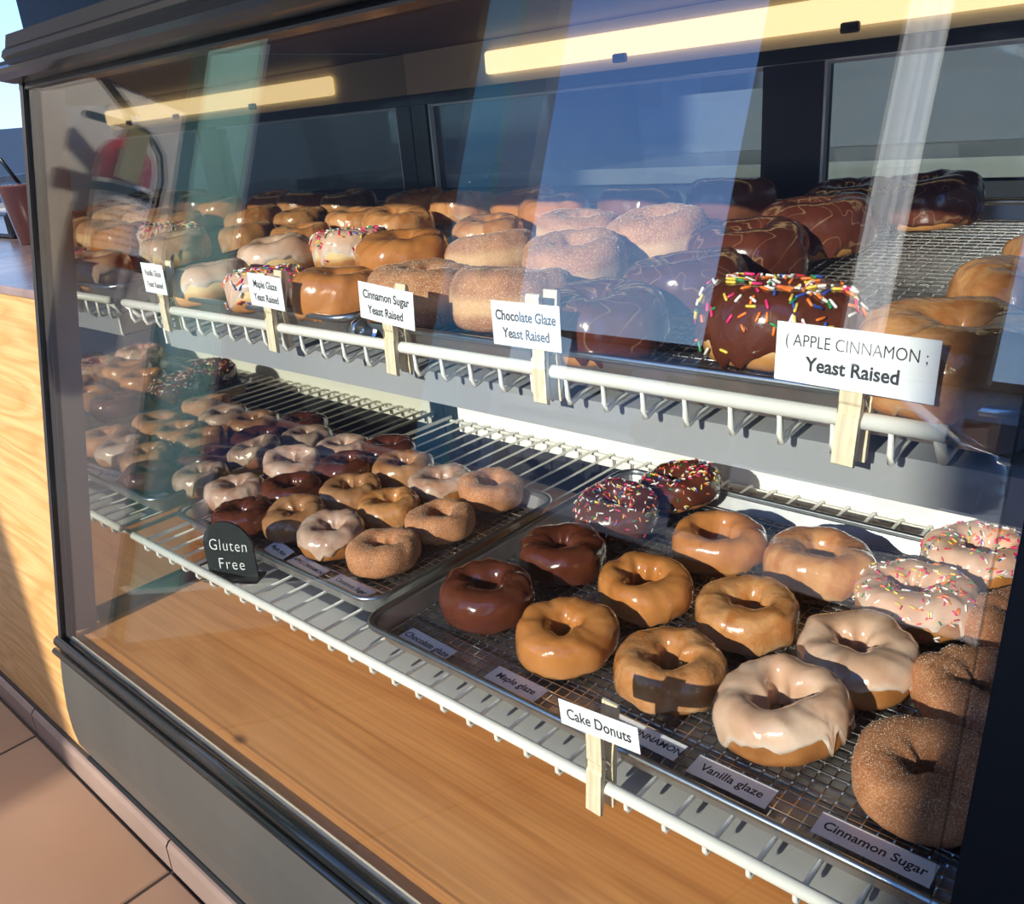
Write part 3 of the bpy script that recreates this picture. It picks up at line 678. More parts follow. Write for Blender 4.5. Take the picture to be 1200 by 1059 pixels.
def make_donut(name, label, cat, loc, R, kind, style, seed, rotz=None, tilt=(0, 0), group=None, nu=56, nv=26):
    rnd = random.Random(seed * 13 + 5)
    d = Donut(R, kind, seed)
    t = thing(name, label, cat, loc, (tilt[0], tilt[1], rnd.uniform(0, 2 * PI) if rotz is None else rotz), group)
    vs, fs = [], []
    for i in range(nu):
        for j in range(nv): vs.append(tuple(d.p(2 * PI * i / nu, 2 * PI * j / nv)))
    for i in range(nu):
        for j in range(nv):
            fs.append((i * nv + j, ((i + 1) % nu) * nv + j, ((i + 1) % nu) * nv + (j + 1) % nv, i * nv + (j + 1) % nv))
    dm = {'cinn': M['dough_cinn_cake'] if kind == 'cake' else M['dough_cinn_yeast']}.get(style, M['dough_cake'] if kind == 'cake' else M['dough_yeast'])
    pyobj('dough', vs, fs, [dm], t, True)
    if style == 'cinn':
        vs, fs = [], []
        for k in range(int(3200 * (R / 0.038) ** 2)):
            u = rnd.uniform(0, 2 * PI); v = rnd.gauss(1.25, 0.62) if rnd.random() < .72 else rnd.uniform(-0.6, PI * 1.1)
            if noise.noise(Vector((math.cos(u) * 2, math.sin(u) * 2, v * 1.4 + seed))) < rnd.uniform(-.55, .25) and v < 1.0: continue
            c = d.p(u, v, 0.0002); q = rnd.uniform(0.00018, 0.00040) ; b = len(vs)
            for k2 in range(4):
                vs.append((c.x + rnd.uniform(-q, q), c.y + rnd.uniform(-q, q), c.z + rnd.uniform(-q, q)))
            fs += [(b, b + 1, b + 2), (b, b + 2, b + 3), (b, b + 3, b + 1), (b + 1, b + 3, b + 2)]
        o = pyobj('sugar_coating', vs, fs, [M['sugar']], t); o['kind'] = 'stuff'
        return t
    gm = {'choc': M['g_choc'], 'chocy': M['g_choc_y'], 'chocp': M['g_choc_p'], 'choc_spr': M['g_choc'], 'maple': M['g_maple'], 'apple': M['g_apple'], 'vanilla': M['g_vanilla'],
          'van_spr': M['g_pink'], 'gfv': M['g_gf_vanilla'], 'gfb': M['g_gf_brown'], 'glazed': M['g_apple']}[style]
    low = {'choc': -0.75, 'chocy': -0.42, 'chocp': -0.7, 'choc_spr': -0.36, 'maple': -0.55, 'apple': -0.60, 'vanilla': 0.08, 'van_spr': 0.05, 'gfv': 0.0, 'gfb': -0.5, 'glazed': -0.4}[style]
    th = R * {'apple': 0.018, 'glazed': 0.016, 'maple': 0.02, 'gfb': 0.018}.get(style, 0.030)
    drips = [(rnd.uniform(0, 2 * PI), rnd.uniform(0.06, 0.14), rnd.uniform(0.3, 0.75)) for _ in range(11)]
    gu, gv = 84, 22; vs, fs, ed = [], [], []
    for i in range(gu):
        u = 2 * PI * i / gu
        vo = low + 0.34 * noise.noise(Vector((math.cos(u) * 1.7, math.sin(u) * 1.7, seed + 50.0))) + 0.14 * noise.noise(Vector((math.cos(u) * 5, math.sin(u) * 5, seed + 3.0)))
        for a, w_, dpt in drips:
            da = (u - a + PI) % (2 * PI) - PI; vo -= dpt * math.exp(-(da / w_) ** 2 * 2.2)
        vo = max(vo, -1.25)
        vi = PI + 0.9 + 0.2 * noise.noise(Vector((math.cos(u) * 3, math.sin(u) * 3, seed + 11.0)))
        for j in range(gv + 1):
            s_ = j / gv; s2 = s_ ** 1.25 if j < gv else 1
            v = vo + (vi - vo) * s2
            e = th * min(1.0, math.sqrt(min(1, s_ / 0.10))) * min(1.0, math.sqrt(max(0, (1 - s_) / 0.12)))
            e *= 1 + 0.35 * math.exp(-((s_ - 0.08) / 0.05) ** 2)
            if j == 0 or j == gv: e = -0.0004
            ed.append(0.85 * math.exp(-(s_ / 0.085) ** 2) * (0.5 + 0.5 * (noise.noise(Vector((u * 4, s_ * 3, seed * 2.0))) > -0.1)))
            vs.append(tuple(d.p(u, v, e + (0.0003 if 0 < j < gv else 0))))
    for i in range(gu):
        for j in range(gv):
            a = i * (gv + 1) + j; b = ((i + 1) % gu) * (gv + 1) + j
            fs.append((a, b, b + 1, a + 1))
    go = pyobj('glaze', vs, fs, [gm], t, True)
    att = go.data.attributes.new('glaze_edge', 'FLOAT', 'POINT'); att.data.foreach_set('value', ed)
    if style.endswith('spr'):
        vs, fs, mi = [], [], []
        big = 1.0
        cnt = 230 if kind == 'cake' else 270; big = 1.0 if kind == 'cake' else 1.25
        for k in range(cnt):
            u = rnd.uniform(0, 2 * PI); v = rnd.uniform(0.25, PI * 0.98) if rnd.random() < .85 else rnd.uniform(-0.4, 0.6)
            c = d.p(u, v, th + 0.0007); c1 = d.p(u + 0.03, v, th + 0.0007); c2 = d.p(u, v + 0.05, th + 0.0007)
            tu = (c1 - c).normalized(); tv = (c2 - c).normalized(); a = rnd.uniform(0, PI)
            ax = (tu * math.cos(a) + tv * math.sin(a)).normalized(); nn = tu.cross(tv).normalized(); bi = ax.cross(nn)
            hl = rnd.uniform(0.0017, 0.0026) * big; rr = 0.00066 * big; b = len(vs); n = 6
            for e in (-1, -.75, .75, 1):
                r2 = rr * (0.45 if abs(e) == 1 else 1)
                for q in range(n):
                    an = 2 * PI * q / n; vs.append(tuple(c + ax * hl * e + r2 * (math.cos(an) * nn + math.sin(an) * bi)))
            m_ = rnd.choices(range(7), (30, 22, 13, 13, 8, 6, 8))[0]
            for q3 in range(3):
                for q in range(n):
                    fs.append((b + q3 * n + q, b + q3 * n + (q + 1) % n, b + (q3 + 1) * n + (q + 1) % n, b + (q3 + 1) * n + q)); mi.append(m_)
            fs.append(tuple(b + q for q in range(n))[::-1]); mi.append(m_); fs.append(tuple(b + 3 * n + q for q in range(n))); mi.append(m_)
        o = pyobj('sprinkles', vs, fs, SPRM, t, True, mi); o['kind'] = 'stuff'
    return t

# lower shelf: donut centre (x, y), radius, style, label, extra tilt
ZL = LZ + .0052 + .0018
LOW = [
 # gluten free pan
 (0.021, 0.109, 0.0319, 'gfv', 'vanilla glazed donut nearest the mirrored end, in the front of the gluten free pan'),
 (0.022, 0.183, 0.0319, 'gfv', 'vanilla glazed donut, middle one along the left side of the gluten free pan', (0.10, 0.16)),
 (0.022, 0.255, 0.0319, 'gfv', 'vanilla glazed donut in the far left corner of the gluten free pan'),
 (0.086, 0.078, 0.0309, 'choc', 'dark chocolate donut just behind the gluten free sign'),
 (0.074, 0.145, 0.0319, 'choc', 'chocolate glazed gluten free donut, second from the front in its column'),
 (0.073, 0.217, 0.0319, 'choc', 'chocolate glazed gluten free donut, third from the front in its column'),
 (0.073, 0.284, 0.0319, 'choc', 'chocolate glazed gluten free donut at the rear of its column'),
 (0.140, 0.104, 0.0319, 'gfb', 'brown glazed gluten free donut with an open hole, front of its column', (0, -0.12)),
 (0.137, 0.176, 0.0330, 'gfb', 'brown glazed gluten free donut in the middle of its column'),
 (0.135, 0.251, 0.0340, 'gfb', 'brown glazed gluten free donut at the rear of its column'),
 (0.201, 0.102, 0.0319, 'gfv', 'pale glazed gluten free donut beside the front cinnamon sugar one', (0, -0.10)),
 (0.201, 0.174, 0.0319, 'apple', 'shiny speckled gluten free donut, middle of the apple cinnamon column'),
 (0.203, 0.246, 0.0330, 'gfv', 'greyish glazed gluten free donut, rear of the apple cinnamon column'),
 (0.269, 0.108, 0.0330, 'cinn', 'cinnamon sugar gluten free donut, front right of its pan'),
 (0.269, 0.180, 0.0330, 'cinn', 'cinnamon sugar gluten free donut with a broken hole edge, middle right'),
 (0.265, 0.255, 0.0330, 'cinn', 'cinnamon sugar gluten free donut, rear right beside the pan corner', (0.08, 0.12)),
 # cake donut pan
 (0.404, 0.103, 0.0381, 'choc', 'chocolate cake donut at the front left of the large lower pan'),
 (0.410, 0.191, 0.0381, 'choc', 'chocolate cake donut, second from the front in the large lower pan'),
 (0.404, 0.282, 0.0381, 'choc_spr', 'chocolate cake donut with rainbow sprinkles, nearer of the two', (0.0, 0.14)),
 (0.427, 0.360, 0.0381, 'choc_spr', 'chocolate cake donut with rainbow sprinkles at the rear edge of the pan', (0.16, 0.0)),
 (0.490, 0.095, 0.0371, 'maple', 'maple glazed cake donut nearest the maple glaze paper slip'),
 (0.500, 0.184, 0.0371, 'maple', 'maple glazed cake donut with a nearly closed hole, second in its column'),
 (0.511, 0.282, 0.0381, 'maple', 'smooth light maple cake donut, third in its column'),
 (0.573, 0.102, 0.0371, 'apple', 'craggy clear glazed cake donut directly behind the Cake Donuts sign'),
 (0.582, 0.193, 0.0381, 'apple', 'clear glazed cake donut, second in the apple cinnamon column'),
 (0.594, 0.292, 0.0412, 'apple', 'wide clear glazed cake donut near the rear rim of the pan'),
 (0.655, 0.099, 0.0397, 'vanilla', 'vanilla glazed cake donut with bare brown side, nearest the vanilla slip', (0.05, 0.10)),
 (0.667, 0.184, 0.0397, 'vanilla', 'vanilla glazed cake donut with white drips, second in its column'),
 (0.675, 0.275, 0.0412, 'van_spr', 'vanilla cake donut with rainbow sprinkles, in the sun'),
 (0.695, 0.364, 0.0412, 'van_spr', 'vanilla cake donut with rainbow sprinkles, at the rear'),
 (0.738, 0.099, 0.0402, 'cinn', 'cinnamon sugar cake donut nearest the cinnamon sugar slip'),
 (0.741, 0.190, 0.0391, 'cinn', 'cinnamon sugar cake donut, second from the front by the right post'),
 (0.743, 0.282, 0.0381, 'cinn', 'cinnamon sugar cake donut, third and mostly hidden by the right post'),
]
for i, a in enumerate(LOW):
    x, y, R, st, lab = a[:5]; tl = a[5] if len(a) > 5 else (random.Random(i).uniform(-.04, .04), random.Random(i + 99).uniform(-.04, .04))
    dz = R * (abs(tl[0]) + abs(tl[1])) * 0.9 if len(a) > 5 else 0.0006
    make_donut('cake_donut', lab, 'donut', (x, y, ZL + dz), R, 'cake', st, i + 1, tilt=tl, group='gluten free donuts' if i < 16 else 'cake donuts')
ZU0 = 0.0110 + 0.0018
UP = [
 (0.104, 0.085, .035, 'vanilla', 'vanilla glazed raised donut behind the Vanilla Glaze sign'),
 (0.194, 0.085, .035, 'van_spr', 'vanilla raised donut with sprinkles at the front, left of the Maple Glaze sign'),
 (0.284, 0.089, .037, 'maple', 'maple glazed raised donut at the front, right of the Maple Glaze sign'),
 (0.086, 0.170, .036, 'vanilla', 'vanilla glazed raised donut in the second row of the left upper pan'),
 (0.160, 0.205, .038, 'van_spr', 'vanilla raised donut with sprinkles in the second row'),
 (0.250, 0.190, .040, 'maple', 'maple glazed raised donut in the second row'),
 (0.036, 0.236, .033, 'glazed', 'plain glazed raised donut beside the mirrored end, third row'),
 (0.036, 0.310, .033, 'glazed', 'plain glazed raised donut beside the mirrored end, fourth row'),
 (0.120, 0.300, .037, 'glazed', 'golden glazed raised donut with a bright pale belt, third row'),
 (0.048, 0.394, .036, 'glazed', 'shaded glazed raised donut in the far left corner of the upper shelf'),
 (0.135, 0.385, .037, 'glazed', 'brown glazed raised donut against the rear of the left upper pan'),
 (0.272, 0.278, .034, 'glazed', 'small light glazed raised donut between the maple and cinnamon rows'),
 (0.290, 0.355, .036, 'maple', 'glossy tan raised donut behind the cinnamon sugar ones'),
 (0.219, 0.395, .036, 'maple', 'tan raised donut at the rear of the left upper pan'),
 (0.364, 0.107, .041, 'cinn', 'cinnamon sugar raised donut directly behind the Cinnamon Sugar sign'),
 (0.449, 0.106, .0425, 'cinn', 'cinnamon sugar raised donut left of the Chocolate Glaze sign'),
 (0.344, 0.205, .039, 'cinn', 'cinnamon sugar raised donut in the second row, left one'),
 (0.436, 0.196, .041, 'cinn', 'cinnamon sugar raised donut in the second row, right one'),
 (0.370, 0.286, .038, 'cinn', 'cinnamon sugar raised donut in the third row, left one'),
 (0.454, 0.282, .041, 'cinn', 'cinnamon sugar raised donut in the third row, right one'),
 (0.375, 0.376, .039, 'chocp', 'dull brown raised donut at the rear, left of two'),
 (0.457, 0.392, .037, 'chocp', 'dull brown raised donut at the rear, right of two, higher'),
 (0.536, 0.090, .038, 'chocy', 'chocolate raised donut behind the Chocolate Glaze sign'),
 (0.551, 0.164, .039, 'chocy', 'chocolate raised donut in the second row with pale belt showing'),
 (0.551, 0.243, .040, 'chocy', 'chocolate raised donut in the third row'),
 (0.568, 0.318, .041, 'chocy', 'chocolate raised donut in the fourth row with a large highlight'),
 (0.560, 0.402, .036, 'chocy', 'chocolate raised donut in the fifth row by the sliding door'),
 (0.617, 0.412, .038, 'chocy', 'chocolate raised donut at the far rear, last of its column'),
 (0.638, 0.108, .0425, 'choc_spr', 'large chocolate raised donut with rainbow sprinkles'),
 (0.728, 0.088, .041, 'apple', 'big clear glazed raised donut behind the APPLE CINNAMON sign'),
 (0.735, 0.182, .036, 'apple', 'pale clear glazed raised donut in the second row at the right edge'),
 (0.742, 0.268, .034, 'apple', 'pale clear glazed raised donut in the third row at the right edge'),
]
for i, (x, y, R, st, lab) in enumerate(UP):
    zb = uz(y) + ZU0 + (0.006 if 'higher' in lab else 0.0005)
    rr = random.Random(i + 7)
    make_donut('raised_donut', lab, 'donut', (x, y, zb), R, 'yeast', st, i + 101, tilt=(0.1 + rr.uniform(-.04, .04), rr.uniform(-.05, .05)), group='yeast raised donuts')

# ------------------------------------------------------------------ signs on clothespins
def pin(x, y, z0, h, lean, label, w_=0.010):
    """clothespin biting the rail; z0 = lower end, h = height"""
    t = thing('clothespin', label, 'clothespin', (x, y, z0), (0, lean, 0), 'clothespins on the shelf rails')
    for side, nm in ((-1, 'front_leg'), (1, 'rear_leg')):
        prof = [(0.0044, 0), (0.0072, 0.0015), (0.0072, h * 0.42), (0.0056, h * 0.44), (0.0056, h * 0.50), (0.0066, h * 0.53), (0.0088, h * 0.97), (0.0076, h), (0.0060, h), (0.0024, h * 0.5), (0.0041, h * 0.30), (0.0042, h * .22), (0.0040, h * .1)]
        prof = [(side * a, b) for a, b in prof]
        bm = bmesh.new(); ww = w_ / 2; ox = 0.0 if side < 0 else 0.0012
        A = [bm.verts.new((-ww + ox, a, b)) for a, b in prof]; B = [bm.verts.new((ww + ox, a, b)) for a, b in prof]; n = len(prof)
        bm.faces.new(A[::-1]); bm.faces.new(B)
        for i in range(n): bm.faces.new((A[i], A[(i + 1) % n], B[(i + 1) % n], B[i]))
        bmesh.ops.triangulate(bm, faces=[f for f in bm.faces if len(f.verts) > 4])
        obj(nm, bm, M['pin'], t)
    bm = bmesh.new(); pts = [(-ww + 2 * ww * k / 60, 0.0 + 0.0022 * math.cos(k * 0.62), h * 0.47 + 0.0022 * math.sin(k * 0.62)) for k in range(61)]
    tube(bm, [(-ww, 0.0058, h * .60)] + pts + [(ww, -0.0058, h * .60)], 0.0005, 5)
    obj('spring', bm, M['chrome'], t, smooth=True)
    return t
def sign(cx, cy, cz, w_, h_, roll, yaw, lines, label, pitch=0.0):
    """paper card facing -y; roll = turn in its plane, yaw about z"""
    t = thing('paper_sign', label, 'sign', (cx, cy, cz), (0, 0, 0), 'paper signs on clothespins')
    t.rotation_mode = 'XYZ'; t.rotation_euler = (pitch, roll, yaw)
    boxo('card', -w_ / 2, w_ / 2, -0.0004, 0.0, -h_ / 2, h_ / 2, M['paper'], t)
    for txt, dx, dz, size, sx, bold in lines:
        text_mesh('lettering', txt, size, M['ink'], t, Matrix.Translation((dx, -0.00047, dz)) @ Matrix.Rotation(PI / 2, 4, 'X'), sx=sx, bold=bold)
    return t
# upper rail: pins at y = 0.047, cards glued to the front leg
UPY = 0.047 - 0.0095
def roll_for(dz, dx): return math.atan2(-dz, dx)
for x, z0, h, lean, lab in ((0.090, 0.212, 0.062, 0.02, 'clothespin holding the Vanilla Glaze sign'), (0.258, 0.212, 0.062, 0.05, 'clothespin holding the Maple Glaze sign'),
                            (0.398, 0.212, 0.060, 0.05, 'clothespin holding the Cinnamon Sugar sign'), (0.528, 0.212, 0.064, 0.0, 'clothespin holding the Chocolate Glaze sign'),
                            (0.702, 0.210, 0.058, 0.06, 'clothespin holding the APPLE CINNAMON sign')):
    pin(x, 0.047, z0, h, lean, lab, 0.0098)
pin(0.588, 0.0, -0.018, 0.074, 0.06, 'clothespin holding the Cake Donuts sign on the lower rail', 0.0105)
sign(0.0925, UPY, 0.261, 0.039, 0.026, 0.03, 0, [('Vanilla Glaze', 0, 0.0045, 0.0072, 0.78, 0.00016), ('Yeast Raised', 0, -0.0055, 0.0072, 0.78, 0.00016)], 'white card reading Vanilla Glaze Yeast Raised, leftmost on the upper rail')
sign(0.267, UPY, 0.261, 0.044, 0.0245, 0.05, 0, [('Maple Glaze', 0, 0.0045, 0.0078, 0.8, 0.00016), ('Yeast Raised', -0.0005, -0.0055, 0.0078, 0.8, 0.00016)], 'white card reading Maple Glaze Yeast Raised')
sign(0.4045, UPY, 0.261, 0.053, 0.0245, 0.085, 0, [('Cinnamon Sugar', 0, 0.0045, 0.0080, 0.84, 0.00018), ('Yeast Raised', -0.001, -0.0055, 0.0080, 0.84, 0.00018)], 'white card reading Cinnamon Sugar Yeast Raised')
sign(0.523, UPY, 0.2585, 0.050, 0.0255, 0.0, 0, [('Chocolate Glaze', 0, 0.0045, 0.0082, 0.80, 0.00018), ('Yeast Raised', 0, -0.0055, 0.0082, 0.82, 0.00018)], 'white card reading Chocolate Glaze Yeast Raised')
sign(0.705, UPY - .0005, 0.2603, 0.068, 0.0265, 0.03, 0, [('( APPLE CINNAMON ;', 0.0, 0.0055, 0.0078, 0.80, -0.00004), ('Yeast Raised', 0.0, -0.0045, 0.0088, 0.88, 0.00022)], 'large white card reading APPLE CINNAMON Yeast Raised at the right')
sign(0.597, -0.0095, 0.052, 0.054, 0.0165, -0.09, 0, [('Cake Donuts', 0, 0.0, 0.0098, 0.84, 0.00015)], 'white card reading Cake Donuts on the lower rail')
# paper slips on the racks
def slip(x, y, z, w_, h_, rot, txt, label, size=0.0085, grey=False, sx=0.9, tilt=0.0):
    t = thing('paper_slip', label, 'label', (x, y, z), (tilt, 0, rot), 'paper slips on the racks')
    boxo('slip', -w_ / 2, w_ / 2, -h_ / 2, h_ / 2, 0, 0.0004, M['paper'], t)
    if txt: text_mesh('lettering', txt, size, M['ink'], t, Matrix.Translation((0, 0, 0.00047)), sx=sx, bold=0.00012, shear=0.1)
ZS = ZL + 0.0003
slip(0.397, 0.040, ZS, 0.052, 0.017, -0.05, 'Chocolate glaze', 'white slip reading Chocolate glaze at the front left of the large pan')
slip(0.485, 0.043, ZS, 0.047, 0.017, -0.02, 'Maple glaze', 'white slip reading Maple glaze at the front of the large pan')
slip(0.585, 0.050, ZS, 0.056, 0.016, -0.02, 'APPLE CINNAMON', 'white slip half hidden behind the Cake Donuts sign', 0.0075)
slip(0.648, 0.047, ZS, 0.050, 0.017, 0.0, 'Vanilla glaze', 'white slip reading Vanilla glaze at the front of the large pan', 0.009)
slip(0.729, 0.047, ZS, 0.060, 0.017, 0.0, 'Cinnamon Sugar', 'white slip reading Cinnamon Sugar at the front right of the large pan', 0.0088)
slip(0.050, 0.070, ZS, 0.040, 0.014, -0.1, '', 'small blank slip in the corner of the gluten free pan, behind the sign')
slip(0.163, 0.066, ZS + .001, 0.036, 0.016, -0.15, 'Maple glaze', 'curled slip reading Maple glaze, nearest the gluten free sign', 0.0065, tilt=0.25)
slip(0.212, 0.064, ZS, 0.050, 0.016, -0.08, 'APPLE CINNAMON', 'white slip reading APPLE CINNAMON in the gluten free pan', 0.0062)
slip(0.276, 0.063, ZS, 0.052, 0.016, -0.05, 'Cinnamon Sugar', 'white slip reading Cinnamon Sugar in the gluten free pan', 0.0072)
slip(0.385, 0.212, ZS, 0.022, 0.03, 0.6, '', 'blank slip corner beside the chocolate donuts in the large pan')
# gluten free chalk sign
gs = thing('chalkboard_sign', 'small black arched sign chalked Gluten Free on the lower shelf', 'sign', (0.161, 0.018, LZ + .0003), (0, 0, math.radians(30)))
bm = bmesh.new(); W2, Hh = 0.0245, 0.058
out = [(-W2, 0.003)] + [(-W2 * math.cos(math.radians(a)), Hh - W2 + W2 * math.sin(math.radians(a))) for a in range(0, 181, 12)] + [(W2, 0.003)]
A = [bm.verts.new((x, -0.0012, z)) for x, z in out]; B = [bm.verts.new((x, 0.0012, z)) for x, z in out]; n = len(out)
bm.faces.new(A); bm.faces.new(B[::-1])
for i in range(n): bm.faces.new((A[i], B[i], B[(i + 1) % n], A[(i + 1) % n]))
obj('board', bm, M['board'], gs)
boxo('foot', -0.027, 0.027, -0.010, 0.010, 0.0, 0.0029, M['board'], gs, bev=0.001)
text_mesh('chalk_lettering', 'Gluten', 0.0165, M['chalk'], gs, Matrix.Translation((0.0, -0.00135, 0.034)) @ Matrix.Rotation(PI / 2, 4, 'X') @ Matrix.Rotation(-0.05, 4, 'Z'), sx=0.76, space=1.12, bold=-0.00022, shear=0.06)
text_mesh('chalk_lettering', 'Free', 0.0165, M['chalk'], gs, Matrix.Translation((0.0, -0.00135, 0.015)) @ Matrix.Rotation(PI / 2, 4, 'X') @ Matrix.Rotation(-0.03, 4, 'Z'), sx=0.80, space=1.15, bold=-0.00022, shear=0.04)

# ------------------------------------------------------------------ fire extinguisher on the left wall (seen reflected)
fe = thing('fire_extinguisher', 'red fire extinguisher with black hose hanging on the pale wall, seen reflected', 'fire extinguisher', (-1.072, -0.548, 0.345))
bm = bmesh.new(); lathe(bm, [(0, 0), (0.052, 0), (0.058, 0.006), (0.058, 0.215), (0.054, 0.238), (0.040, 0.258), (0.022, 0.268), (0.018, 0.275), (0, 0.275)], 32)
obj('cylinder', bm, M['red'], fe, smooth=True)
bm = bmesh.new(); lathe(bm, [(0.0585, 0.030), (0.0590, 0.031), (0.0590, 0.175), (0.0585, 0.176)], 32)
for f in list(bm.faces):
    c = f.calc_center_median(); a = math.degrees(math.atan2(c.y, c.x))
    if not (-80 < a < 95): bm.faces.remove(f)
lb = obj('label_wrap', bm, M['paper'], fe)
for k in range(9):
    z = 0.045 + k * 0.014; bm = bmesh.new(); mt = Matrix.Rotation(0, 4, 'Z')
    for a in range(-50, 60, 20):
        a0 = math.radians(a); a1 = math.radians(a + (14 if (k + a // 20) % 3 else 8)); r = 0.0594
        vv = [bm.verts.new((r * math.cos(q), r * math.sin(q), zz)) for q, zz in ((a0, z), (a1, z), (a1, z + .005), (a0, z + .005))]; bm.faces.new(vv)
    obj('label_print', bm, M['under_panel'], lb)
bm = bmesh.new(); lathe(bm, [(0.0600, 0.150), (0.0612, 0.151), (0.0612, 0.166), (0.0600, 0.167)], 32); obj('strap', bm, M['plastic'], fe)
bm = bmesh.new(); lathe(bm, [(0, 0.275), (0.013, 0.275), (0.013, 0.292), (0.017, 0.294), (0.017, 0.318), (0.010, 0.324), (0, 0.324)], 20); obj('valve', bm, M['chrome'], fe, smooth=True)
bm = bmesh.new(); mt = Matrix.Translation((0, 0.0, 0.318)) @ Matrix.Rotation(math.radians(38), 4, 'X')
box(bm, -0.011, 0.011, -0.004, 0.098, -0.004, 0.012, mt); bmesh.ops.bevel(bm, geom=bm.edges[:], offset=0.003, segments=2, affect='EDGES'); obj('squeeze_lever', bm, M['plastic'], fe)
bm = bmesh.new(); mt = Matrix.Translation((0, 0.0, 0.300)) @ Matrix.Rotation(math.radians(-4), 4, 'X')
box(bm, -0.010, 0.010, 0.0, 0.095, -0.006, 0.008, mt); bmesh.ops.bevel(bm, geom=bm.edges[:], offset=0.003, segments=2, affect='EDGES'); obj('carry_handle', bm, M['plastic'], fe)
bm = bmesh.new(); tube(bm, [(0, -0.012, 0.306), (0, -0.045, 0.296), (0, -0.075, 0.262), (0, -0.086, 0.21), (0, -0.080, 0.14), (0, -0.068, 0.07), (0, -0.066, 0.03)], 0.0075, 10); obj('hose', bm, M['plastic'], fe, smooth=True)
bm = bmesh.new(); tube(bm, [(0, -0.066, 0.045), (0, -0.066, 0.0)], 0.011, 10); obj('nozzle', bm, M['plastic'], fe, smooth=True)
bm = bmesh.new(); mt = Matrix.Translation((0.064, 0.012, 0.232)) @ Matrix.Rotation(0.12, 4, 'X'); box(bm, -0.0006, 0.0006, -0.026, 0.026, -0.055, 0.055, mt); obj('inspection_tag', bm, M['tag'], fe)
bm = bmesh.new(); box(bm, -0.078, -0.058, -0.02, 0.02, 0.10, 0.26); obj('wall_bracket', bm, M['plastic'], fe)

# added unseen spotlight that brightens the extinguisher wall
sp = thing('added_spotlight', 'small added unseen spotlight brightening the wall with the extinguisher', 'added_light', (-0.30, -0.62, 1.95))
aim = (Vector((-1.15, -0.55, 0.35)) - Vector((-0.30, -0.62, 1.95))).normalized(); q = aim.to_track_quat('-Z', 'Y').to_matrix().to_4x4()
bm = bmesh.new(); lathe(bm, [(0.0, 0.11), (0.03, 0.11), (0.045, 0.0), (0.042, 0.0), (0.028, 0.10), (0, 0.10)], 24, q); obj('shade', bm, M['black'], sp, smooth=True)
bm = bmesh.new(); lathe(bm, [(0.0, 0.03), (0.02, 0.035), (0.026, 0.055), (0.015, 0.085), (0, 0.09)], 20, q); obj('bulb', bm, M['added_light'], sp, smooth=True)
bm = bmesh.new(); tube(bm, [q @ Vector((0, 0, 0.11)), (0.02, 0, 0.35)], 0.008, 8); obj('stem', bm, M['black'], sp, smooth=True)
ld = bpy.data.lights.new('added_beam', 'SPOT'); ld.energy = 130; ld.spot_size = math.radians(75); ld.spot_blend = 0.6; ld.color = (1.0, 0.9, 0.75); ld.shadow_soft_size = 0.03
lo = bpy.data.objects.new('added_beam', ld); link(lo, sp); lo.location = aim * 0.01; lo.rotation_euler = aim.to_track_quat('-Z', 'Y').to_euler()

# ------------------------------------------------------------------ things on the left counter
cu = thing('iced_drink_cup', 'clear plastic cup of reddish iced drink on the left counter', 'cup', (-0.62, 0.205, 0.248))
bm = bmesh.new(); lathe(bm, [(0, 0), (0.024, 0), (0.0345, 0.082), (0.036, 0.084), (0.036, 0.087), (0, 0.087)], 24); obj('cup_body', bm, M['cup'], cu, smooth=True)
bm = bmesh.new(); lathe(bm, [(0.037, 0.086), (0.038, 0.090), (0.030, 0.092), (0.028, 0.100), (0, 0.101)], 24); obj('lid', bm, M['jar_glass'], cu, smooth=True)
bm = bmesh.new(); tube(bm, [(0.0, 0, 0.08), (-0.004, -0.02, 0.125)], 0.003, 8); obj('straw', bm, M['plastic'], cu, smooth=True)
nb = thing('napkin_dispenser', 'black plastic napkin dispenser behind the cup on the left counter', 'dispenser', (-0.82, 0.26, 0.248))
boxo('housing', -0.055, 0.055, -0.04, 0.04, 0, 0.042, M['plastic'], nb, 0.004); boxo('napkins', -0.04, 0.04, -0.03, 0.03, 0.042, 0.0455, M['paper'], nb); boxo('face_plate', -0.045, 0.045, -0.042, -0.04, 0.008, 0.036, M['chrome'], nb)

# ------------------------------------------------------------------ back counter seen through the doors
bc = thing('back_counter', 'stainless counter in the room behind the case, seen through the sliding doors', 'counter', (0.2, 1.45, FZ))
for nm, a in (('cabinet', (-1.9, 1.4, 0.0, 0.5, 0.0, 0.735, 'plastic')), ('worktop', (-1.95, 1.45, -0.02, 0.52, 0.74, 0.775, 'steel')), ('backsplash', (-1.9, 1.4, 0.5, 0.515, 0.776, 0.93, 'wall_back'))):
    boxo(nm, *a[:6], M[a[6]], bc)
jr = thing('glass_jar', 'lidded glass jar on the stainless counter behind the right sliding door', 'jar', (0.48, 1.56, 0.246))
bm = bmesh.new(); lathe(bm, [(0, 0.001), (0.045, 0.001), (0.05, 0.008), (0.05, 0.10), (0.036, 0.12), (0.036, 0.128), (0.033, 0.128), (0.033, 0.118), (0.046, 0.098), (0.046, 0.01), (0, 0.006)], 28); obj('jar_body', bm, M['jar_glass'], jr, smooth=True)
bm = bmesh.new(); lathe(bm, [(0, 0.128), (0.039, 0.128), (0.039, 0.146), (0.012, 0.148), (0.010, 0.158), (0, 0.160)], 28); obj('jar_lid', bm, M['chrome'], jr, smooth=True)
bm = bmesh.new(); lathe(bm, [(0, 0.008), (0.044, 0.010), (0.044, 0.06), (0, 0.064)], 20); obj('contents', bm, M['tag'], jr, smooth=True)

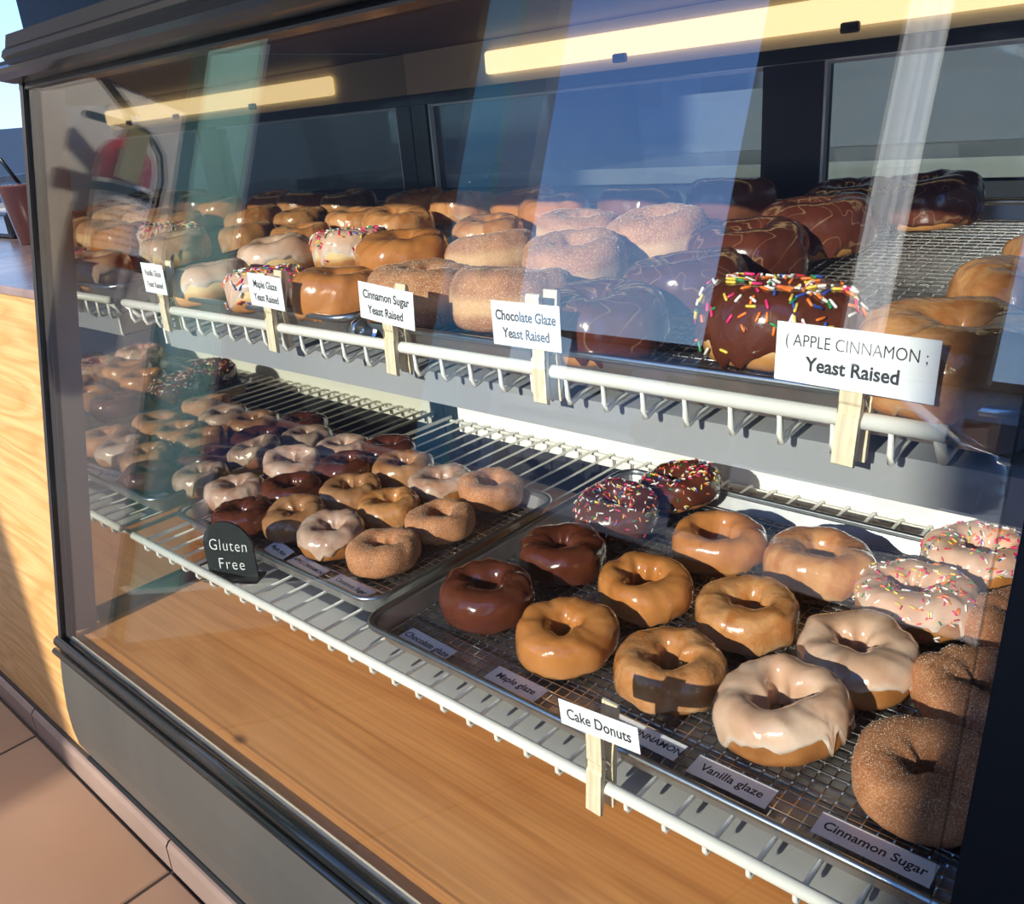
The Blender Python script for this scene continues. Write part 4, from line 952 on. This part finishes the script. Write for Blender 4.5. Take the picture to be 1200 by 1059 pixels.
# ------------------------------------------------------------------ parked car and building outside, behind the camera (reflected)
car = thing('parked_car', 'dark parked car outside, reflected in the sliding door glass', 'car', (-3.3, -10.5, FZ - .05))
pr = [(-2.2, 0.35), (-2.25, 0.75), (-2.1, 0.95), (-1.3, 1.05), (-0.75, 1.5), (0.9, 1.55), (1.6, 1.1), (2.15, 1.0), (2.25, 0.7), (2.2, 0.35)]
bm = bmesh.new(); A = [bm.verts.new((x, -0.85, z)) for x, z in pr]; B = [bm.verts.new((x, 0.85, z)) for x, z in pr]; n = len(pr)
bm.faces.new(A); bm.faces.new(B[::-1])
for i in range(n): bm.faces.new((A[i], B[i], B[(i + 1) % n], A[(i + 1) % n]))
bmesh.ops.bevel(bm, geom=bm.edges[:], offset=0.08, segments=3, affect='EDGES'); obj('body', bm, M['car'], car, smooth=True)
for pts_ in ([(-1.1, 1.08), (-0.68, 1.43), (0.05, 1.46), (0.05, 1.08)], [(0.12, 1.08), (0.12, 1.46), (0.85, 1.46), (1.35, 1.12)]):
    bm = bmesh.new(); A = [bm.verts.new((x, 0.86, z)) for x, z in pts_]; B = [bm.verts.new((x, 0.80, z)) for x, z in pts_]
    bm.faces.new(A); bm.faces.new(B[::-1])
    for i in range(4): bm.faces.new((A[i], B[i], B[(i + 1) % 4], A[(i + 1) % 4]))
    obj('window', bm, M['car_glass'], car)
for x in (-1.4, 1.45):
    bm = bmesh.new(); lathe(bm, [(0, -0.1), (0.33, -0.1), (0.34, 0.0), (0.33, 0.1), (0.2, 0.1), (0.18, 0.08), (0, 0.08)], 28, Matrix.Translation((x, 0.80, 0.34)) @ Matrix.Rotation(-PI / 2, 4, 'X')); obj('wheel', bm, M['plastic'], car, smooth=True)
bd = thing('roadside_building', 'long pale flat-roofed building across the lot, reflected in the door glass', 'building', (-9, -34, FZ - .05))
boxo('walls', -14, 14, -3, 3, 0, 3.4, M['building'], bd); boxo('roof', -14.4, 14.4, -3.4, 3.4, 3.41, 3.7, M['wall_dark'], bd)
for k in range(7): boxo('window', -12.5 + k * 3.8, -10.5 + k * 3.8, 3.0, 3.06, 1.1, 2.4, M['car_glass'], bd)
